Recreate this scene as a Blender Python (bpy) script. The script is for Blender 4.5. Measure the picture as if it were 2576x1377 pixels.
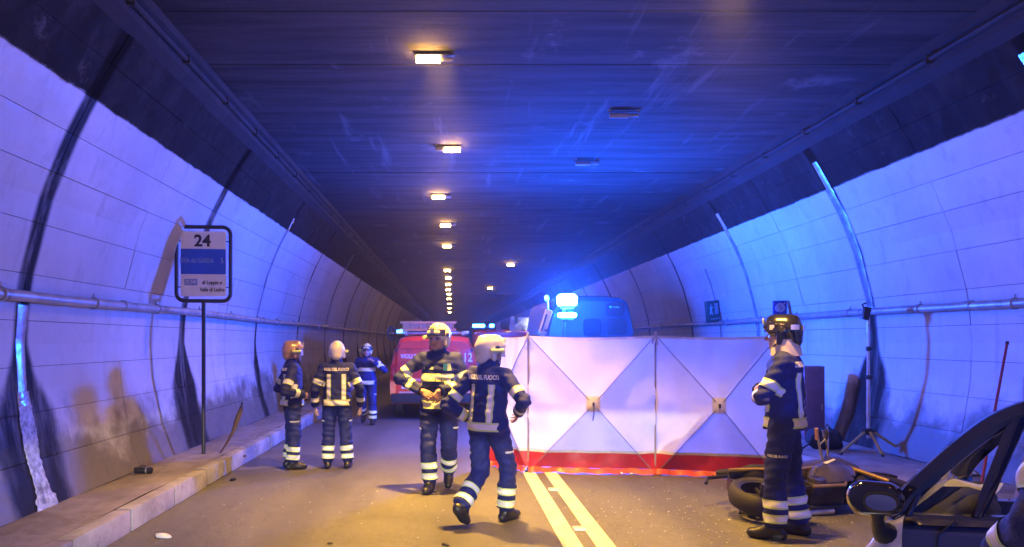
import bpy, bmesh, math, random
import numpy as np
from mathutils import Vector, Matrix, Euler
from mathutils.bvhtree import BVHTree
random.seed(7); np.random.seed(7)
for _o in list(bpy.data.objects): bpy.data.objects.remove(_o, do_unlink=True)
SC = bpy.context.scene; COL = SC.collection
PI = math.pi; R = math.radians

# ------------------------------------------------------------------ camera, world, exposure
CAM_H = 1.70
cam = bpy.data.cameras.new('camera'); camo = bpy.data.objects.new('camera', cam); COL.objects.link(camo)
camo.location = (0, 0, CAM_H); camo.rotation_euler = (R(90), 0, 0)
cam.sensor_width = 36; cam.lens = 36*1840/2576; cam.shift_x = 153/2576; cam.shift_y = 168.5/2576
cam.clip_start = 0.05; cam.clip_end = 800
SC.camera = camo
W = bpy.data.worlds.new('World'); SC.world = W; W.use_nodes = True
_nt = W.node_tree; _bg = _nt.nodes['Background']
_sky = _nt.nodes.new('ShaderNodeTexSky'); _sky.sky_type = 'NISHITA'; _sky.sun_disc = False
_sky.sun_elevation = R(-6); _sky.sun_rotation = R(40)
_nt.links.new(_sky.outputs[0], _bg.inputs[0]); _bg.inputs[1].default_value = 0.02
vs = SC.view_settings; vs.view_transform = 'Standard'; vs.look = 'None'; vs.exposure = -0.55; vs.gamma = 1.0; vs.use_curve_mapping = False
SC.render.engine = 'CYCLES'
cy = SC.cycles
cy.use_denoising = True
try: cy.denoiser = 'OPENIMAGEDENOISE'
except Exception: pass
cy.max_bounces = 5; cy.diffuse_bounces = 2; cy.glossy_bounces = 2; cy.transmission_bounces = 6; cy.volume_bounces = 0
cy.transparent_max_bounces = 8; cy.sample_clamp_indirect = 4.0; cy.caustics_reflective = False; cy.caustics_refractive = False
try: cy.use_light_tree = True
except Exception: pass

# lamps of the vehicles that stand behind the photographer (their light and shadows are in the picture)
def lamp(name, kind, loc, energy, color, size=0.05, **kw):
    L = bpy.data.lights.new(name, kind); o = bpy.data.objects.new(name, L); COL.objects.link(o)
    o.location = loc; L.energy = energy; L.color = color; L.shadow_soft_size = size
    if 'aim' in kw:
        o.rotation_euler = (Vector(kw['aim'])-Vector(loc)).to_track_quat('-Z', 'Y').to_euler()
    if 'angle' in kw: L.spot_size = R(kw['angle']); L.spot_blend = kw.get('blend', .3)
    return o
BLUE = (0.010, 0.10, 1.0)
lamp('blue_beacon_lamp', 'POINT', (3.4, 0.0, 2.1), 1350, BLUE, .06)
lamp('blue_beacon_lamp', 'POINT', (-0.6, -6.5, 2.3), 40, BLUE, .06)
def dipped(o, cut):
    """beam pattern of a dipped headlight: no light above the cut-off"""
    L = o.data; L.use_nodes = True; t = L.node_tree; e = t.nodes['Emission']
    g = t.nodes.new('ShaderNodeNewGeometry'); s = t.nodes.new('ShaderNodeSeparateXYZ'); t.links.new(g.outputs['Incoming'], s.inputs[0])
    m = t.nodes.new('ShaderNodeMapRange'); m.interpolation_type = 'SMOOTHSTEP'; m.inputs[1].default_value = HSIGN*(cut+.004); m.inputs[2].default_value = HSIGN*(cut-.004); m.inputs[3].default_value = 0.012; m.inputs[4].default_value = 1.0
    t.links.new(s.outputs[2], m.inputs[0]); t.links.new(m.outputs[0], e.inputs['Strength'])
HSIGN = 1
hl = lamp('headlight_lamp', 'SPOT', (-0.2, -6.0, 0.72), 9500, (1.0, .94, .84), .02, aim=(1.9, 9.0, .2), angle=84, blend=.35)
dipped(hl, .004)

# ------------------------------------------------------------------ tunnel dimensions
CX = 1.10                      # x of the tunnel's centre line
Y0, Y1 = -14.0, 190.0
PROF = [(-.1, 4.62), (.2, 4.72), (.66, 4.86), (1.23, 4.95), (1.7, 4.97), (2.2, 4.93), (2.97, 4.73), (3.5, 4.52), (3.89, 4.32), (4.2, 4.14), (4.45, 3.98)]
def hw(z): return float(np.interp(z, [p[0] for p in PROF], [p[1] for p in PROF]))
KL, KR = -2.84, 4.50           # kerb faces
RING, RING0 = 3.93, 6.56       # ring joints of the lining
def D(px, py, d): return Vector(((px-1135)/1840*d, d, CAM_H+(857-py)/1840*d))

# ------------------------------------------------------------------ mesh helpers
class MB:
    def __init__(s): s.v = []; s.f = []; s.m = []
    def add(s, vs, fs, mi=0):
        o = len(s.v); s.v += [tuple(v) for v in vs]; s.f += [tuple(i+o for i in f) for f in fs]; s.m += [mi]*len(fs); return s
    def box(s, c, sz, rot=None, mi=0, bev=0.0):
        x, y, z = [q/2 for q in sz]
        if bev <= 0:
            vs = [Vector((sx*x, sy*y, sz_*z)) for sx in (-1, 1) for sy in (-1, 1) for sz_ in (-1, 1)]
            fs = [(0, 1, 3, 2), (4, 6, 7, 5), (0, 4, 5, 1), (2, 3, 7, 6), (0, 2, 6, 4), (1, 5, 7, 3)]
        else:
            bm = bmesh.new(); bmesh.ops.create_cube(bm, size=1)
            for v in bm.verts: v.co = Vector((v.co.x*2*x, v.co.y*2*y, v.co.z*2*z))
            bmesh.ops.bevel(bm, geom=list(bm.edges), offset=bev, segments=2, affect='EDGES', profile=.6)
            bm.verts.index_update(); vs = [v.co.copy() for v in bm.verts]; fs = [[v.index for v in f.verts] for f in bm.faces]; bm.free()
        M = rot if rot is not None else Matrix.Identity(3)
        return s.add([Vector(c)+M @ v for v in vs], fs, mi)
    def tube(s, pts, r, n=10, mi=0, cap=True, flat=None):
        pts = [Vector(p) for p in pts]; k = len(pts)
        rs = r if isinstance(r, (list, tuple)) else [r]*k
        vs = []; prev = None
        for i, p in enumerate(pts):
            t = (pts[min(i+1, k-1)]-pts[max(i-1, 0)]).normalized()
            if prev is None:
                a = Vector((0, 0, 1)) if abs(t.z) < .9 else Vector((1, 0, 0))
                u = t.cross(a).normalized()
            else: u = (prev-t*prev.dot(t)).normalized()
            w = t.cross(u); prev = u
            for j in range(n):
                an = 2*PI*j/n
                vs.append(p+(u*math.cos(an)*(flat or 1)+w*math.sin(an))*rs[i])
        fs = [(i*n+j, i*n+(j+1) % n, (i+1)*n+(j+1) % n, (i+1)*n+j) for i in range(k-1) for j in range(n)]
        if cap: fs += [tuple(range(n-1, -1, -1)), tuple(range((k-1)*n, k*n))]
        return s.add(vs, fs, mi)
    def lathe(s, prof, c=(0, 0, 0), axis='z', n=20, mi=0, rot=None):
        vs = []; k = len(prof)
        for (r, h) in prof:
            for j in range(n):
                a = 2*PI*j/n; q = Vector((r*math.cos(a), r*math.sin(a), h))
                if axis == 'y': q = Vector((q.x, q.z, q.y))
                if axis == 'x': q = Vector((q.z, q.x, q.y))
                if rot is not None: q = rot @ q
                vs.append(Vector(c)+q)
        fs = [(i*n+j, i*n+(j+1) % n, (i+1)*n+(j+1) % n, (i+1)*n+j) for i in range(k-1) for j in range(n)]
        return s.add(vs, fs, mi)
    def ell(s, c, rad, n=16, m=10, rot=None, mi=0):
        prof = [(max(math.sin(PI*i/m), .001), -math.cos(PI*i/m)) for i in range(m+1)]
        vs = []
        for (r, h) in prof:
            for j in range(n):
                a = 2*PI*j/n; q = Vector((r*math.cos(a)*rad[0], r*math.sin(a)*rad[1], h*rad[2]))
                if rot is not None: q = rot @ q
                vs.append(Vector(c)+q)
        fs = [(i*n+j, i*n+(j+1) % n, (i+1)*n+(j+1) % n, (i+1)*n+j) for i in range(m) for j in range(n)]
        return s.add(vs, fs, mi)
    def prism(s, poly, axis, h0, h1, mi=0):
        """poly: 2-D outline; axis 'x','y','z' is the extrusion axis"""
        def P(a, b, h): return {'x': (h, a, b), 'y': (a, h, b), 'z': (a, b, h)}[axis]
        n = len(poly); vs = [P(a, b, h0) for a, b in poly]+[P(a, b, h1) for a, b in poly]
        fs = [tuple(range(n)), tuple(range(2*n-1, n-1, -1))]+[(i, i+n, (i+1) % n+n, (i+1) % n) for i in range(n)]
        return s.add(vs, fs, mi)
    def grid(s, rows, mi=0, close=False):
        k = len(rows); n = len(rows[0]); vs = [p for r in rows for p in r]
        fs = [(i*n+j, i*n+(j+1) % n, (i+1)*n+(j+1) % n, (i+1)*n+j) for i in range(k-1) for j in range(n if close else n-1)]
        return s.add(vs, fs, mi)
    def xf(s, M):
        s.v = [tuple(M @ Vector(v)) for v in s.v]; return s
    def mesh(s, name, mats, smooth=True, fixn=True):
        me = bpy.data.meshes.new(name); me.from_pydata(s.v, [], s.f)
        for m in (mats if isinstance(mats, (list, tuple)) else [mats]): me.materials.append(m)
        if any(s.m): me.polygons.foreach_set('material_index', s.m)
        if fixn:
            bm = bmesh.new(); bm.from_mesh(me); bmesh.ops.recalc_face_normals(bm, faces=list(bm.faces)); bm.to_mesh(me); bm.free()
        if smooth:
            me.shade_smooth()
            try: me.set_sharp_from_angle(angle=R(38))
            except Exception: pass
        me.update(); return me
    def build(s, name, mats, parent=None, **kw):
        return obj(name, s.mesh(name, mats, **kw), parent)
def obj(name, me, parent=None, loc=None, rot=None):
    o = bpy.data.objects.new(name, me); COL.objects.link(o)
    if parent is not None: o.parent = parent
    if loc is not None: o.location = loc
    if rot is not None: o.rotation_euler = rot
    return o
def tag(o, label=None, cat=None, group=None, kind=None):
    if label: o['label'] = label
    if cat: o['category'] = cat
    if group: o['group'] = group
    if kind: o['kind'] = kind
    return o
def thing(name, label, cat, loc=(0, 0, 0), rz=0, group=None, rot=None):
    o = bpy.data.objects.new(name, None); COL.objects.link(o); o.empty_display_size = .1
    o.location = loc; o.rotation_euler = rot if rot else (0, 0, rz)
    return tag(o, label, cat, group)
def text_mb(body, size, bold=.0, align='CENTER', ext=.001, sx=1.0):
    c = bpy.data.curves.new('t', 'FONT'); c.body = body; c.size = size; c.align_x = align; c.align_y = 'CENTER'
    c.offset = bold; c.extrude = ext; c.resolution_u = 3
    o = bpy.data.objects.new('t', c); COL.objects.link(o)
    bpy.context.view_layer.update()
    me = bpy.data.meshes.new_from_object(o.evaluated_get(bpy.context.evaluated_depsgraph_get()))
    mb = MB(); mb.add([(v.co.x*sx, v.co.y, v.co.z) for v in me.vertices], [tuple(p.vertices) for p in me.polygons])
    bpy.data.meshes.remove(me); bpy.data.objects.remove(o); bpy.data.curves.remove(c)
    return mb

# ------------------------------------------------------------------ material helpers
class NT:
    def __init__(s, m): s.t = m.node_tree; s.n = s.t.nodes; s.l = s.t.links
    def put(s, sock, val):
        if isinstance(val, bpy.types.NodeSocket): s.l.new(val, sock)
        else: sock.default_value = val
    def math(s, op, a, b=None, c=None, clamp=False):
        n = s.n.new('ShaderNodeMath'); n.operation = op; n.use_clamp = clamp
        s.put(n.inputs[0], a)
        if b is not None: s.put(n.inputs[1], b)
        if c is not None: s.put(n.inputs[2], c)
        return n.outputs[0]
    def ss(s, x, lo, hi):                      # smoothstep 0..1
        n = s.n.new('ShaderNodeMapRange'); n.interpolation_type = 'SMOOTHSTEP'
        s.put(n.inputs[0], x); s.put(n.inputs[1], lo); s.put(n.inputs[2], hi); return n.outputs[0]
    def noise(s, vec, scale, detail=4, rough=.55, dist=0.0):
        n = s.n.new('ShaderNodeTexNoise'); s.put(n.inputs['Vector'], vec); n.inputs['Scale'].default_value = scale
        n.inputs['Detail'].default_value = detail; n.inputs['Roughness'].default_value = rough; n.inputs['Distortion'].default_value = dist
        return n.outputs[0]
    def scale(s, vec, v):
        n = s.n.new('ShaderNodeVectorMath'); n.operation = 'MULTIPLY'; s.put(n.inputs[0], vec); n.inputs[1].default_value = v; return n.outputs[0]
    def mix(s, f, a, b):
        n = s.n.new('ShaderNodeMix'); n.data_type = 'RGBA'; s.put(n.inputs[0], f)
        s.put(n.inputs[6], a if isinstance(a, bpy.types.NodeSocket) else (*a, 1)); s.put(n.inputs[7], b if isinstance(b, bpy.types.NodeSocket) else (*b, 1)); return n.outputs[2]
    def pos(s): return s.n.new('ShaderNodeNewGeometry').outputs['Position']
    def objc(s): return s.n.new('ShaderNodeTexCoord').outputs['Object']
    def sep(s, v):
        n = s.n.new('ShaderNodeSeparateXYZ'); s.put(n.inputs[0], v); return n.outputs
    def comb(s, x, y, z):
        n = s.n.new('ShaderNodeCombineXYZ'); s.put(n.inputs[0], x); s.put(n.inputs[1], y); s.put(n.inputs[2], z); return n.outputs[0]
    def bump(s, h, strength, dist=.01):
        n = s.n.new('ShaderNodeBump'); n.inputs['Strength'].default_value = strength; n.inputs['Distance'].default_value = dist; s.put(n.inputs['Height'], h); return n.outputs[0]
def newmat(name):
    m = bpy.data.materials.new(name); m.use_nodes = True
    return m, NT(m), m.node_tree.nodes['Principled BSDF']
def mat(name, col, rough=.55, metal=0.0, var=.15, vscale=6.0, bump=0.0, bscale=40.0, spec=.5, coat=0.0, trans=0.0, alpha=1.0, emit=None, estr=0.0, sub=0.0, dirt=None):
    m, n, b = newmat(name)
    p = n.objc(); nz = n.noise(p, vscale, 5)
    f = n.ss(nz, .3, .7)
    c = n.mix(f, tuple(q*(1-var) for q in col), tuple(min(1, q*(1+var)) for q in col))
    if dirt:                                   # (colour, amount, scale): wear with a shape of its own
        c = n.mix(n.math('MULTIPLY', n.ss(n.noise(p, dirt[2], 6, .65), .52, .72), dirt[1]), c, dirt[0])
    n.put(b.inputs['Base Color'], c)
    n.put(b.inputs['Roughness'], n.math('ADD', n.math('MULTIPLY', n.noise(p, vscale*2.3, 3), .16), max(0, rough-.08)))
    b.inputs['Metallic'].default_value = metal; b.inputs['Specular IOR Level'].default_value = spec
    b.inputs['Coat Weight'].default_value = coat; b.inputs['Coat Roughness'].default_value = .04
    b.inputs['Transmission Weight'].default_value = trans; b.inputs['Alpha'].default_value = alpha
    if sub: b.inputs['Subsurface Weight'].default_value = sub; b.inputs['Subsurface Radius'].default_value = (.01, .004, .002)
    if bump: n.put(b.inputs['Normal'], n.bump(n.noise(p, bscale, 4), bump, .01))
    if emit: b.inputs['Emission Color'].default_value = (*emit, 1); b.inputs['Emission Strength'].default_value = estr
    return m
def emitmat(name, col, strength):
    m, n, b = newmat(name)
    b.inputs['Base Color'].default_value = (.8, .8, .8, 1); b.inputs['Emission Color'].default_value = (*col, 1); b.inputs['Emission Strength'].default_value = strength
    return m
def glassmat(name, tint=(.55, .6, .62), rough=.02, fac=.12):
    m, n, b = newmat(name)
    n.n.remove(b); out = n.n['Material Output']
    tr = n.n.new('ShaderNodeBsdfTransparent'); tr.inputs[0].default_value = (*tint, 1)
    gl = n.n.new('ShaderNodeBsdfGlossy'); gl.inputs['Roughness'].default_value = rough
    fr = n.n.new('ShaderNodeFresnel'); fr.inputs[0].default_value = 1.5
    mx = n.n.new('ShaderNodeMixShader'); n.put(mx.inputs[0], n.math('ADD', n.math('MULTIPLY', fr.outputs[0], .9), fac*.2, clamp=True))
    n.l.new(tr.outputs[0], mx.inputs[1]); n.l.new(gl.outputs[0], mx.inputs[2]); n.l.new(mx.outputs[0], out.inputs[0])
    return m

# lining: white paint below the soot line, sooty concrete above, leak stains along the ring joints
def lining_material():
    m, n, b = newmat('lining_paint')
    P = n.pos(); x, y, z = n.sep(P)
    big = n.noise(P, .6, 5, .6); fine = n.noise(P, 9, 6, .7)
    vert = n.noise(n.scale(P, (3.0, 3.2, .35)), 1.6, 6, .65)      # streaks that run down the wall
    # distance to the nearest ring joint, and which joint
    u = n.math('DIVIDE', n.math('SUBTRACT', y, RING0), RING)
    rid = n.math('ROUND', u)
    dist = n.math('MULTIPLY', n.math('ABSOLUTE', n.math('SUBTRACT', u, rid)), RING)
    wob = n.math('MULTIPLY', n.math('SUBTRACT', n.noise(n.scale(P, (1, 1, .5)), 2.1, 5, .6), .5), .34)
    side = n.math('SIGN', n.math('SUBTRACT', x, CX))
    rnd = n.noise(n.comb(n.math('MULTIPLY', rid, 7.31), n.math('MULTIPLY', side, 3.7), 0.0), 1.0, 0)
    heavy = n.math('ADD', .45, n.math('MULTIPLY', n.ss(n.math('SINE', n.math('ADD', n.math('MULTIPLY', rid, 1.3), 1.0)), -.3, .6), .65))
    lowz = n.ss(z, 1.75, .9)                                       # the leak fans out near the foot
    wid = n.math('ADD', n.math('MULTIPLY', heavy, .085), n.math('MULTIPLY', lowz, n.math('MULTIPLY', heavy, .36)))
    dd = n.math('ADD', dist, n.math('MULTIPLY', wob, n.math('ADD', .18, n.math('MULTIPLY', lowz, 1.0))))
    leak = n.math('SUBTRACT', 1.0, n.ss(dd, n.math('MULTIPLY', wid, .75), n.math('ADD', wid, .05)))
    leak = n.math('MULTIPLY', leak, n.math('ADD', .75, n.math('MULTIPLY', n.ss(vert, .35, .55), .25)))
    # dirt at the foot
    foot = n.ss(n.math('ADD', z, n.math('MULTIPLY', n.math('SUBTRACT', n.noise(P, 1.7, 6, .6), .5), 1.7)), 1.12, .55)
    # odd dark drips
    drip = n.math('MULTIPLY', n.ss(n.noise(n.scale(P, (6, 6, .8)), 1.3, 5, .6), .66, .74), n.ss(z, 2.6, 1.2))
    scr = n.ss(n.noise(n.scale(P, (3, 1.2, 14)), 2.0, 4, .6), .69, .75)
    paint = n.mix(n.ss(big, .3, .7), (.54, .52, .50), (.68, .66, .64))
    paint = n.mix(n.math('MULTIPLY', n.ss(fine, .45, .8), .22), paint, (.40, .38, .36))
    paint = n.mix(n.math('MULTIPLY', n.ss(vert, .52, .72), .42), paint, (.36, .33, .30))
    paint = n.mix(n.math('MULTIPLY', scr, .6), paint, (.22, .21, .2))
    paint = n.mix(n.math('MULTIPLY', drip, .8), paint, (.10, .09, .085))
    paint = n.mix(n.math('MULTIPLY', foot, .93), paint, (.13, .11, .09))
    paint = n.mix(leak, paint, (.022, .021, .021))
    # soot above the paint line
    sn = n.math('ADD', z, n.math('MULTIPLY', n.math('SUBTRACT', n.noise(P, 3.0, 6, .7), .5), .07))
    soot = n.ss(sn, 3.86, 3.89)
    sv = n.noise(n.scale(P, (2, 2.2, .5)), 1.7, 6, .7)
    sootc = n.mix(n.ss(sv, .4, .75), (.014, .0135, .013), (.034, .032, .031))
    sootc = n.mix(n.ss(n.noise(P, 2.4, 7, .75), .60, .72), sootc, (.075, .072, .07))
    sootc = n.mix(n.math('MULTIPLY', leak, .8), sootc, (.005, .005, .005))
    n.put(b.inputs['Base Color'], n.mix(soot, paint, sootc))
    n.put(b.inputs['Roughness'], n.math('ADD', n.math('ADD', .40, n.math('MULTIPLY', n.ss(fine, .3, .8), .25)), n.math('MULTIPLY', soot, .3)))
    n.put(b.inputs['Specular IOR Level'], n.math('MULTIPLY', n.math('SUBTRACT', .28, n.math('MULTIPLY', soot, .20)), n.math('SUBTRACT', 1.0, n.math('MULTIPLY', leak, .8))))
    n.put(b.inputs['Normal'], n.bump(n.math('ADD', n.math('MULTIPLY', fine, .5), n.math('ADD', big, vert)), .35, .012))
    return m
def ceiling_material():
    m, n, b = newmat('ceiling_concrete')
    P = n.pos()
    a = n.noise(n.scale(P, (.35, 3.2, 1)), 1.5, 6, .65)            # shuttering grain across the tunnel
    a2 = n.noise(n.scale(P, (.2, 9, 1)), 1.2, 5, .7)
    c = n.noise(n.scale(P, (3.0, .25, 1)), 1.2, 5, .65)
    fine = n.noise(P, 16, 5, .7)
    col = n.mix(n.ss(a, .3, .7), (.026, .026, .027), (.062, .061, .061))
    col = n.mix(n.math('MULTIPLY', n.ss(a2, .52, .7), .7), col, (.020, .020, .020))
    col = n.mix(n.math('MULTIPLY', n.ss(c, .58, .72), .6), col, (.13, .13, .13))
    col = n.mix(n.math('MULTIPLY', n.ss(n.noise(P, 1.1, 6, .7), .6, .72), .6), col, (.15, .15, .15))
    n.put(b.inputs['Base Color'], col); b.inputs['Roughness'].default_value = .9; b.inputs['Specular IOR Level'].default_value = .15
    n.put(b.inputs['Normal'], n.bump(n.math('ADD', a, n.math('MULTIPLY', fine, .4)), .5, .015))
    return m
def asphalt_material():
    m, n, b = newmat('asphalt')
    P = n.pos()
    g = n.noise(P, 140, 3, .7); md = n.noise(P, 14, 5, .65); bg = n.noise(n.scale(P, (1.2, .35, 1)), .9, 5, .6)
    col = n.mix(n.ss(g, .3, .7), (.055, .054, .053), (.15, .147, .142))
    col = n.mix(n.math('MULTIPLY', n.ss(md, .4, .7), .35), col, (.21, .205, .20))
    col = n.mix(n.math('MULTIPLY', n.ss(bg, .50, .66), .6), col, (.06, .058, .056))
    x, y, z = n.sep(P)
    trk = n.math('ABSOLUTE', n.math('SUBTRACT', n.math('ABSOLUTE', n.math('SUBTRACT', n.math('ABSOLUTE', n.math('SUBTRACT', x, 1.14)), 1.85)), .72))
    col = n.mix(n.math('MULTIPLY', n.ss(n.math('ADD', trk, n.math('MULTIPLY', n.math('SUBTRACT', bg, .5), .5)), .34, .05), .45), col, (.055, .053, .052))
    crk = n.noise(n.scale(P, (1, .7, 1)), 1.1, 8, .75, .6)
    col = n.mix(n.math('MULTIPLY', n.ss(n.math('ABSOLUTE', n.math('SUBTRACT', crk, .5)), .006, .001), .7), col, (.02, .02, .02))
    oil = n.noise(P, 2.3, 4, .6)
    col = n.mix(n.math('MULTIPLY', n.ss(oil, .67, .74), .65), col, (.03, .03, .03))
    sp = n.noise(P, 55, 2, .5)
    col = n.mix(n.math('MULTIPLY', n.ss(sp, .74, .78), .8), col, (.42, .41, .40))
    st = n.noise(n.scale(P, (1, .6, 1)), 1.7, 6, .7)
    col = n.mix(n.math('MULTIPLY', n.ss(st, .66, .74), .5), col, (.28, .27, .25))
    n.put(b.inputs['Base Color'], col)
    n.put(b.inputs['Roughness'], n.math('ADD', .42, n.math('MULTIPLY', md, .3)))
    n.put(b.inputs['Normal'], n.bump(n.math('ADD', g, n.math('MULTIPLY', md, .5)), .6, .006))
    return m
def concrete_material(name, lo, hi, sc=1.0):
    m, n, b = newmat(name)
    P = n.pos()
    a = n.noise(P, 2.2*sc, 6, .65); f = n.noise(P, 30*sc, 5, .7); d = n.noise(P, 5*sc, 6, .7)
    col = n.mix(n.ss(a, .3, .7), lo, hi)
    col = n.mix(n.math('MULTIPLY', n.ss(d, .55, .7), .5), col, tuple(q*.35 for q in lo))
    col = n.mix(n.math('MULTIPLY', n.ss(f, .62, .75), .5), col, tuple(min(1, q*1.4) for q in hi))
    n.put(b.inputs['Base Color'], col); b.inputs['Roughness'].default_value = .8
    n.put(b.inputs['Normal'], n.bump(n.math('ADD', f, n.math('MULTIPLY', d, 2.0)), .6, .008))
    return m
M = {}
M['lining'] = lining_material(); M['ceiling'] = ceiling_material(); M['asphalt'] = asphalt_material()
M['pave'] = concrete_material('pavement_concrete', (.17, .15, .13), (.30, .27, .24)); M['kerb'] = concrete_material('kerb_stone', (.22, .21, .20), (.42, .41, .40))
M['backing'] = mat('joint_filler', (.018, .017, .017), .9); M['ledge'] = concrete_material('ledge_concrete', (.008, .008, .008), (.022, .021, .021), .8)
M['line'] = mat('road_paint', (.66, .65, .64), .6, var=.12, vscale=3, bump=.4, bscale=60, dirt=((.20, .19, .17), .5, 9.0))
M['pipe'] = mat('pipe_zinc', (.42, .42, .43), .42, .35, dirt=((.14, .12, .10), .7, 4.0))
M['steel'] = mat('galvanised', (.5, .5, .52), .35, .8); M['black'] = mat('black_plastic', (.012, .012, .014), .4, bump=.15)
M['blackm'] = mat('black_matt', (.014, .014, .016), .8, bump=.5, bscale=25); M['rubber'] = mat('rubber', (.022, .021, .021), .7, bump=.4, bscale=60)
M['dark'] = mat('dark_paint', (.02, .02, .026), .45); M['white'] = mat('white_paint', (.72, .72, .72), .4)
M['chrome'] = mat('chrome', (.8, .8, .82), .1, 1.0, var=.03)
M['sodium'] = emitmat('sodium_tube', (1.0, .50, .13), 300); M['unlit'] = mat('unlit_lens', (.22, .22, .22), .3)
M['blue_light'] = emitmat('blue_beacon', (.008, .085, 1.0), 4300); M['blue_small'] = emitmat('blue_beacon_small', (.02, .16, 1.0), 30)
M['white_light'] = emitmat('work_light', (1, .93, .8), 60)

# ------------------------------------------------------------------ the setting
def structure(name, mb, mats, label=None, smooth=False):
    o = mb.build(name, mats, smooth=smooth); return tag(o, label, None, kind='structure')
rb = MB()
ys = [Y0, 0, 4, 8, 12, 16, 24, 40, 80, Y1]
rb.grid([[(x, y, 0) for x in np.linspace(KL-.05, KR+.05, 7)] for y in ys])
road = structure('road', rb, M['asphalt'])
# double centre line
for k, (x0, x1) in enumerate(((.925, 1.085), (1.20, 1.36))):
    lm = MB(); yy = np.linspace(1.5, 90, 60)
    lm.grid([[(x0+random.uniform(-.006, .006), y, .004), (x1+random.uniform(-.006, .006), y, .004)] for y in yy])
    lo = lm.build('centre_line', M['line'], road, smooth=False)
# shell behind the lining panels (dark in the joints)
for sd, nm in ((-1, 'wall_left'), (1, 'wall_right')):
    sh = MB(); zs = [p[0] for p in PROF]
    sh.grid([[(CX+sd*(hw(z)+.022), y, z) for z in zs] for y in (Y0, 30.14, Y1)])
    wall = structure(nm, sh, M['backing'], 'white painted tunnel wall with black leak stains on the '+('left' if sd < 0 else 'right'))
    # panels: 11 courses, half a ring long, for the part of the tunnel where they can be told apart
    rows = [.2, .62, 1.04, 1.46, 1.88, 2.30, 2.75, 3.2, 3.55, 3.88, 4.18, 4.45]
    half = RING/2; g = .0028
    meshes = []
    for i in range(len(rows)-1):
        z0, z1 = rows[i]+g, rows[i+1]-g; zz = [z0, (z0+z1)/2, z1]
        pm = MB()
        F = [[(sd*hw(z), yv, z) for z in zz] for yv in (g, half-g)]
        B = [[(sd*(hw(z)+.02), yv, z) for z in zz] for yv in (g, half-g)]
        pm.grid(F)
        ring = [F[0][0], F[0][1], F[0][2], F[1][2], F[1][1], F[1][0]]; ringb = [B[0][0], B[0][1], B[0][2], B[1][2], B[1][1], B[1][0]]
        pm.grid([ring, ringb], close=True)
        meshes.append(pm.mesh('wall_panel', M['lining'], smooth=False))
    y = RING0-RING*2
    k = 0
    while y < 30.0:
        for i, me in enumerate(meshes):
            obj('wall_panel', me, wall, (CX+sd*random.uniform(-.004, .004), y, 0))
        y += half; k += 1
    # farther on whole rings, too far off to tell the courses apart
    zz = np.linspace(.2, 4.45, 12)
    fm = MB(); F = [[(sd*hw(z), yv, z) for z in zz] for yv in (.03, RING/2-.03)]; B = [[(sd*(hw(z)+.02), yv, z) for z in zz] for yv in (.03, RING/2-.03)]
    fm.grid(F); fm.grid([[*F[0]], [*B[0]]]); fm.grid([[*F[1]], [*B[1]]])
    fme = fm.mesh('lining_ring', M['lining'], smooth=False)
    while y < Y1-2:
        obj('lining_ring', fme, wall, (CX+sd*random.choice((-.012, .012)), y, 0)); y += half
    nb = MB(); nb.grid([[(CX+sd*hw(z), yv, z) for z in zz] for yv in (Y0, RING0-RING*2-.01)]); nb.build('lining_ring', M['lining'], wall, smooth=False)
# ledges under the ceiling
for sd in (-1, 1):
    lb = MB(); xi = 3.86; xo = 4.3
    poly = [(xo, 4.46), (xi+.13, 4.44), (xi, 4.50), (xi, 4.66), (xi-.06, 4.68), (xi-.06, 4.86), (xo, 4.86)]
    lb.grid([[(CX+sd*a, y, b) for a, b in poly] for y in (Y0, 0, 20, 60, Y1)])
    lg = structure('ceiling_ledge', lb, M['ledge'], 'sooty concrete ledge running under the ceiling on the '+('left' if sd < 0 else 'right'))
    # cable conduit on the ledge
    cb = MB(); cb.tube([(CX+sd*(xi-.03), y, 4.60+.006*math.sin(y)) for y in np.linspace(Y0, 120, 40)], .03, 8)
    cb.build('conduit', M['ledge'], lg)
    for y in np.arange(1.0, 44, 1.31):
        bb = MB(); bb.box((CX+sd*(xi-.03), y, 4.60), (.075, .035, .085)); bb.build('bracket', M['ledge'], lg, smooth=False)
# ceiling slabs
cw = 3.84
cs = MB(); cs.grid([[(CX+s*cw, y, 4.86) for s in (-1, 1)] for y in (Y0, Y1)])
ceil = structure('ceiling', cs, M['backing'])
W_SL = 1.31
slab = MB(); slab.box((0, 0, 0), (cw*2, W_SL-.012, .06)); slme = slab.mesh('ceiling_slab', M['ceiling'], smooth=False)
y = -3.0
while y < 62: obj('ceiling_slab', slme, ceil, (CX, y, 4.80+random.uniform(-.006, .006))); y += W_SL
fs = MB(); fs.grid([[(CX+s*cw, yy, 4.775) for s in (-1, 1)] for yy in (y-W_SL/2, Y1)]); fs.build('far_ceiling', M['ceiling'], ceil, smooth=False)
bs = MB(); bs.grid([[(CX+s*cw, yy, 4.775) for s in (-1, 1)] for yy in (Y0, -3.7)]); bs.build('rear_ceiling', M['ceiling'], ceil, smooth=False)
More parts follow.
